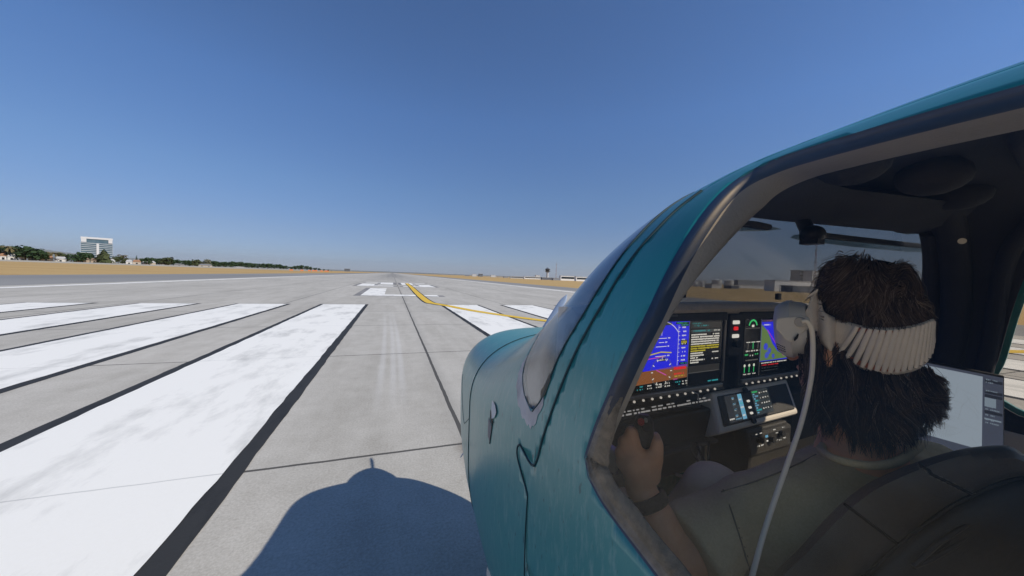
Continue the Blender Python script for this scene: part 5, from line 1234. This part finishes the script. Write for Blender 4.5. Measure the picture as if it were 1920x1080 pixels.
b.rings(rs); b.build('visor_housing', WM, hs, smooth=50)
b = MB(HB); rs = []
for f, a_, u2 in ((-.008, .044, .042), (-.014, .040, .039), (-.018, .034, .034)): rs.append([vc+FDh*f+sx*a_*math.cos(2*math.pi*j/32)+uz*u2*math.sin(2*math.pi*j/32) for j in range(32)])
b.rings(rs); b.build('light_seal', SEAL, hs, smooth=50)
plate('audio_pod', [(1456, 599), (1461, 595.5), (1484, 593.5), (1506, 591), (1515, 594), (1519, 601), (1518, 611), (1513, 619), (1505, 624), (1500, 628), (1496, 635), (1489, 640), (1479, 640.5), (1471, 636), (1466, 628), (1461, 622), (1455, 618)], .574, .010, WP, hs, .003)
b = MB(HB); kc = C(1501, 604, .566); b.tube([kc, kc-C(1501, 604, 1.)/1.5*.009], [.0085, .0080], 24); b.build('pivot_knob', M('knob plastic', (.48, .45, .43), .4), hs, smooth=40, bevel=.0015)
plate('pod_slot', [(1490, 633), (1496, 625), (1498, 627), (1496, 634), (1490, 640), (1488, 637)], .5632, .0015, BLK, hs, .0004)
b = MB(HB)
for i in range(5):
    for j in range(3): p = C(1457+i*3.4+j*.6, 645+j*4.2+i*1.5, .600); b.disc(p, -p, .0011, .001, 8)
b.build('vent_hole', BLK, hs)['kind'] = 'stuff'
cb = [C(*p) for p in ((1503, 603, .558), (1512, 602, .555), (1519, 610, .554), (1523, 626, .554), (1524, 660, .553), (1522, 700, .550), (1514, 745, .548), (1500, 800, .537), (1478, 865, .522), (1455, 930, .508), (1432, 1000, .495), (1410, 1080, .483), (1385, 1170, .48))]
b = MB(HB); b.tube(cat(cb, 8), .0035, 10); b.build('cable', M('white cable', (.93, .87, .78), .5), hs, smooth=60)

# ------------------------------------------------------------------ the seat
SB = C(1800, 1400, .50); SB[2] = -.95
seat = empty('pilot_seat', SB, 'black leather seat with stitched wing and hard back shell behind the pilot', 'seat')
LEA = M('black leather', (.075, .066, .058), .5, var=((.090, .080, .070), 30, 5), bump=(170, .10)); SHELL = M('seat back shell', (.022, .0215, .021), .55, bump=(120, .1)); SEA = M('seat seam', (.004, .004, .004), .7); TH2 = M('seat thread', (.16, .15, .135), .8)
top_e = cat([np.array(p, float) for p in ((1330, 1230), (1440, 1090), (1500, 1030), (1560, 965), (1620, 915), (1680, 885), (1740, 862), (1800, 845), (1850, 838), (1890, 838), (1915, 850), (1940, 872), (1975, 920))], 8)
low_e = cat([np.array(p, float) for p in ((1480, 1260), (1560, 1130), (1625, 1077), (1670, 1035), (1710, 1002), (1750, 972), (1785, 948), (1830, 926), (1870, 908), (1905, 898), (1930, 896), (1955, 905), (1985, 940))], 8)
def sdp(x, y): return .47+(1700-x)*.00012
b = MB(SB); n = len(top_e); rs = []
for i in range(n):
    a, c = top_e[i], low_e[i]; ring_p = []
    for s_, dd in ((0, .085), (-.03, .05), (-.01, .012), (.12, -.006), (.35, -.012), (.65, -.010), (.88, -.004), (1., .004), (1.02, .03), (.9, .10)):
        x, y = a*(1-s_)+c*s_; ring_p.append(C(x, y, sdp(x, y)+dd))
    rs.append(ring_p)
b.rings(rs); b.build('bolster', LEA, seat, smooth=60)
def sface(x, y, k=-.013): return C(x, y, sdp(x, y)+k)
def lerp_e(i, s_): return top_e[i]*(1-s_)+low_e[i]*s_
def sf(i, s_, lift=.002):
    S = (0, .12, .35, .65, .88, 1.); D = (.012, -.006, -.012, -.010, -.004, .004); x, y = lerp_e(i, s_); return C(x, y, sdp(x, y)+float(np.interp(s_, S, D))-lift)
for i in (27, 46):
    di = 10 if i == 46 else 0
    P3 = [sf(min(int(i+di*s_**1.3), n-1), s_, .0008) for s_ in np.linspace(0.02, 1, 12)]
    b = MB(SB); b.tube(P3, .0022, 6); b.build('seam', SEA, seat)
    if i == 46:
        for o_ in (-.006, .006): stitches('stitching', [p+ER*o_-EF*.001 for p in P3], seat, .0007, .0045, .0035, SB, TH2)
stitches('stitching', [sf(i, .06+.0*i, .0005) for i in range(28, 47, 2)], seat, .0006, .0045, .0035, SB, TH2)
stitches('stitching', [sf(i, .10, .001) for i in range(n-26, n-2, 2)], seat, .0006, .0045, .0035, SB, TH2)
b = MB(SB); rs = []
for i in range(n):
    c = low_e[i]; o_ = np.array([1, 1.1])/1.49; ring_p = []
    for r_, dd in ((2, .03), (1, .006), (6, -.003), (22, -.010), (60, -.016), (120, -.014), (220, -.004), (330, .02), (330, .09), (2, .10)):
        x, y = c+np.array([.52, .85])*r_; ring_p.append(C(x, y, sdp(*c)+dd))
    rs.append(ring_p)
b.rings(rs); b.build('back_shell', SHELL, seat, smooth=60)
b = MB(SB); P3 = [C(x, y, sdp(x, y)-.001) for x, y in low_e]; b.tube(P3, .0022, 6); b.build('piping', SEA, seat)
hole = [(1712, 1062), (1760, 1018), (1810, 985), (1850, 962), (1905, 945), (1900, 958), (1882, 990), (1870, 998), (1836, 1002), (1834, 990), (1818, 997), (1795, 1020), (1745, 1050)]
b = MB(SB); P3 = [C(x, y, .4485) for x, y in hole]; b.add(P3, [tuple(range(len(P3)))]); b.build('map_pocket', M('pocket hollow', (.003, .003, .003), .9), seat, solid=.002)
b = MB(SB); b.tube([C(x, y, .447) for x, y in hole+hole[:1]], .0028, 8); b.build('pocket_rim', M('pocket rim', (.014, .014, .014), .5), seat, smooth=60)
b = MB(SB); b.box(SB+np.array([.0, .10, .10]), (.46, .46, .12)); b.box(SB+np.array([.0, .1, -.0]), (.36, .4, .10)); b.build('cushion', LEA, seat, bevel=.03)

# ------------------------------------------------------------------ the dusty air over the airfield
b = MB(); b.box((0, 14000, 420), (60000, 50000, 1020)); hz_o = b.build('haze', bpy.data.materials.new('haze air')); hz_o['kind'] = 'stuff'
hm = hz_o.data.materials[0]; hm.use_nodes = True; t = hm.node_tree; t.nodes.clear(); o_ = nd(t, 'ShaderNodeOutputMaterial'); pv = nd(t, 'ShaderNodeVolumePrincipled')
pv.inputs['Color'].default_value = (.93, .95, .97, 1); pv.inputs['Density'].default_value = 2.0e-5; pv.inputs['Anisotropy'].default_value = .2
t.links.new(pv.outputs[0], o_.inputs['Volume'])
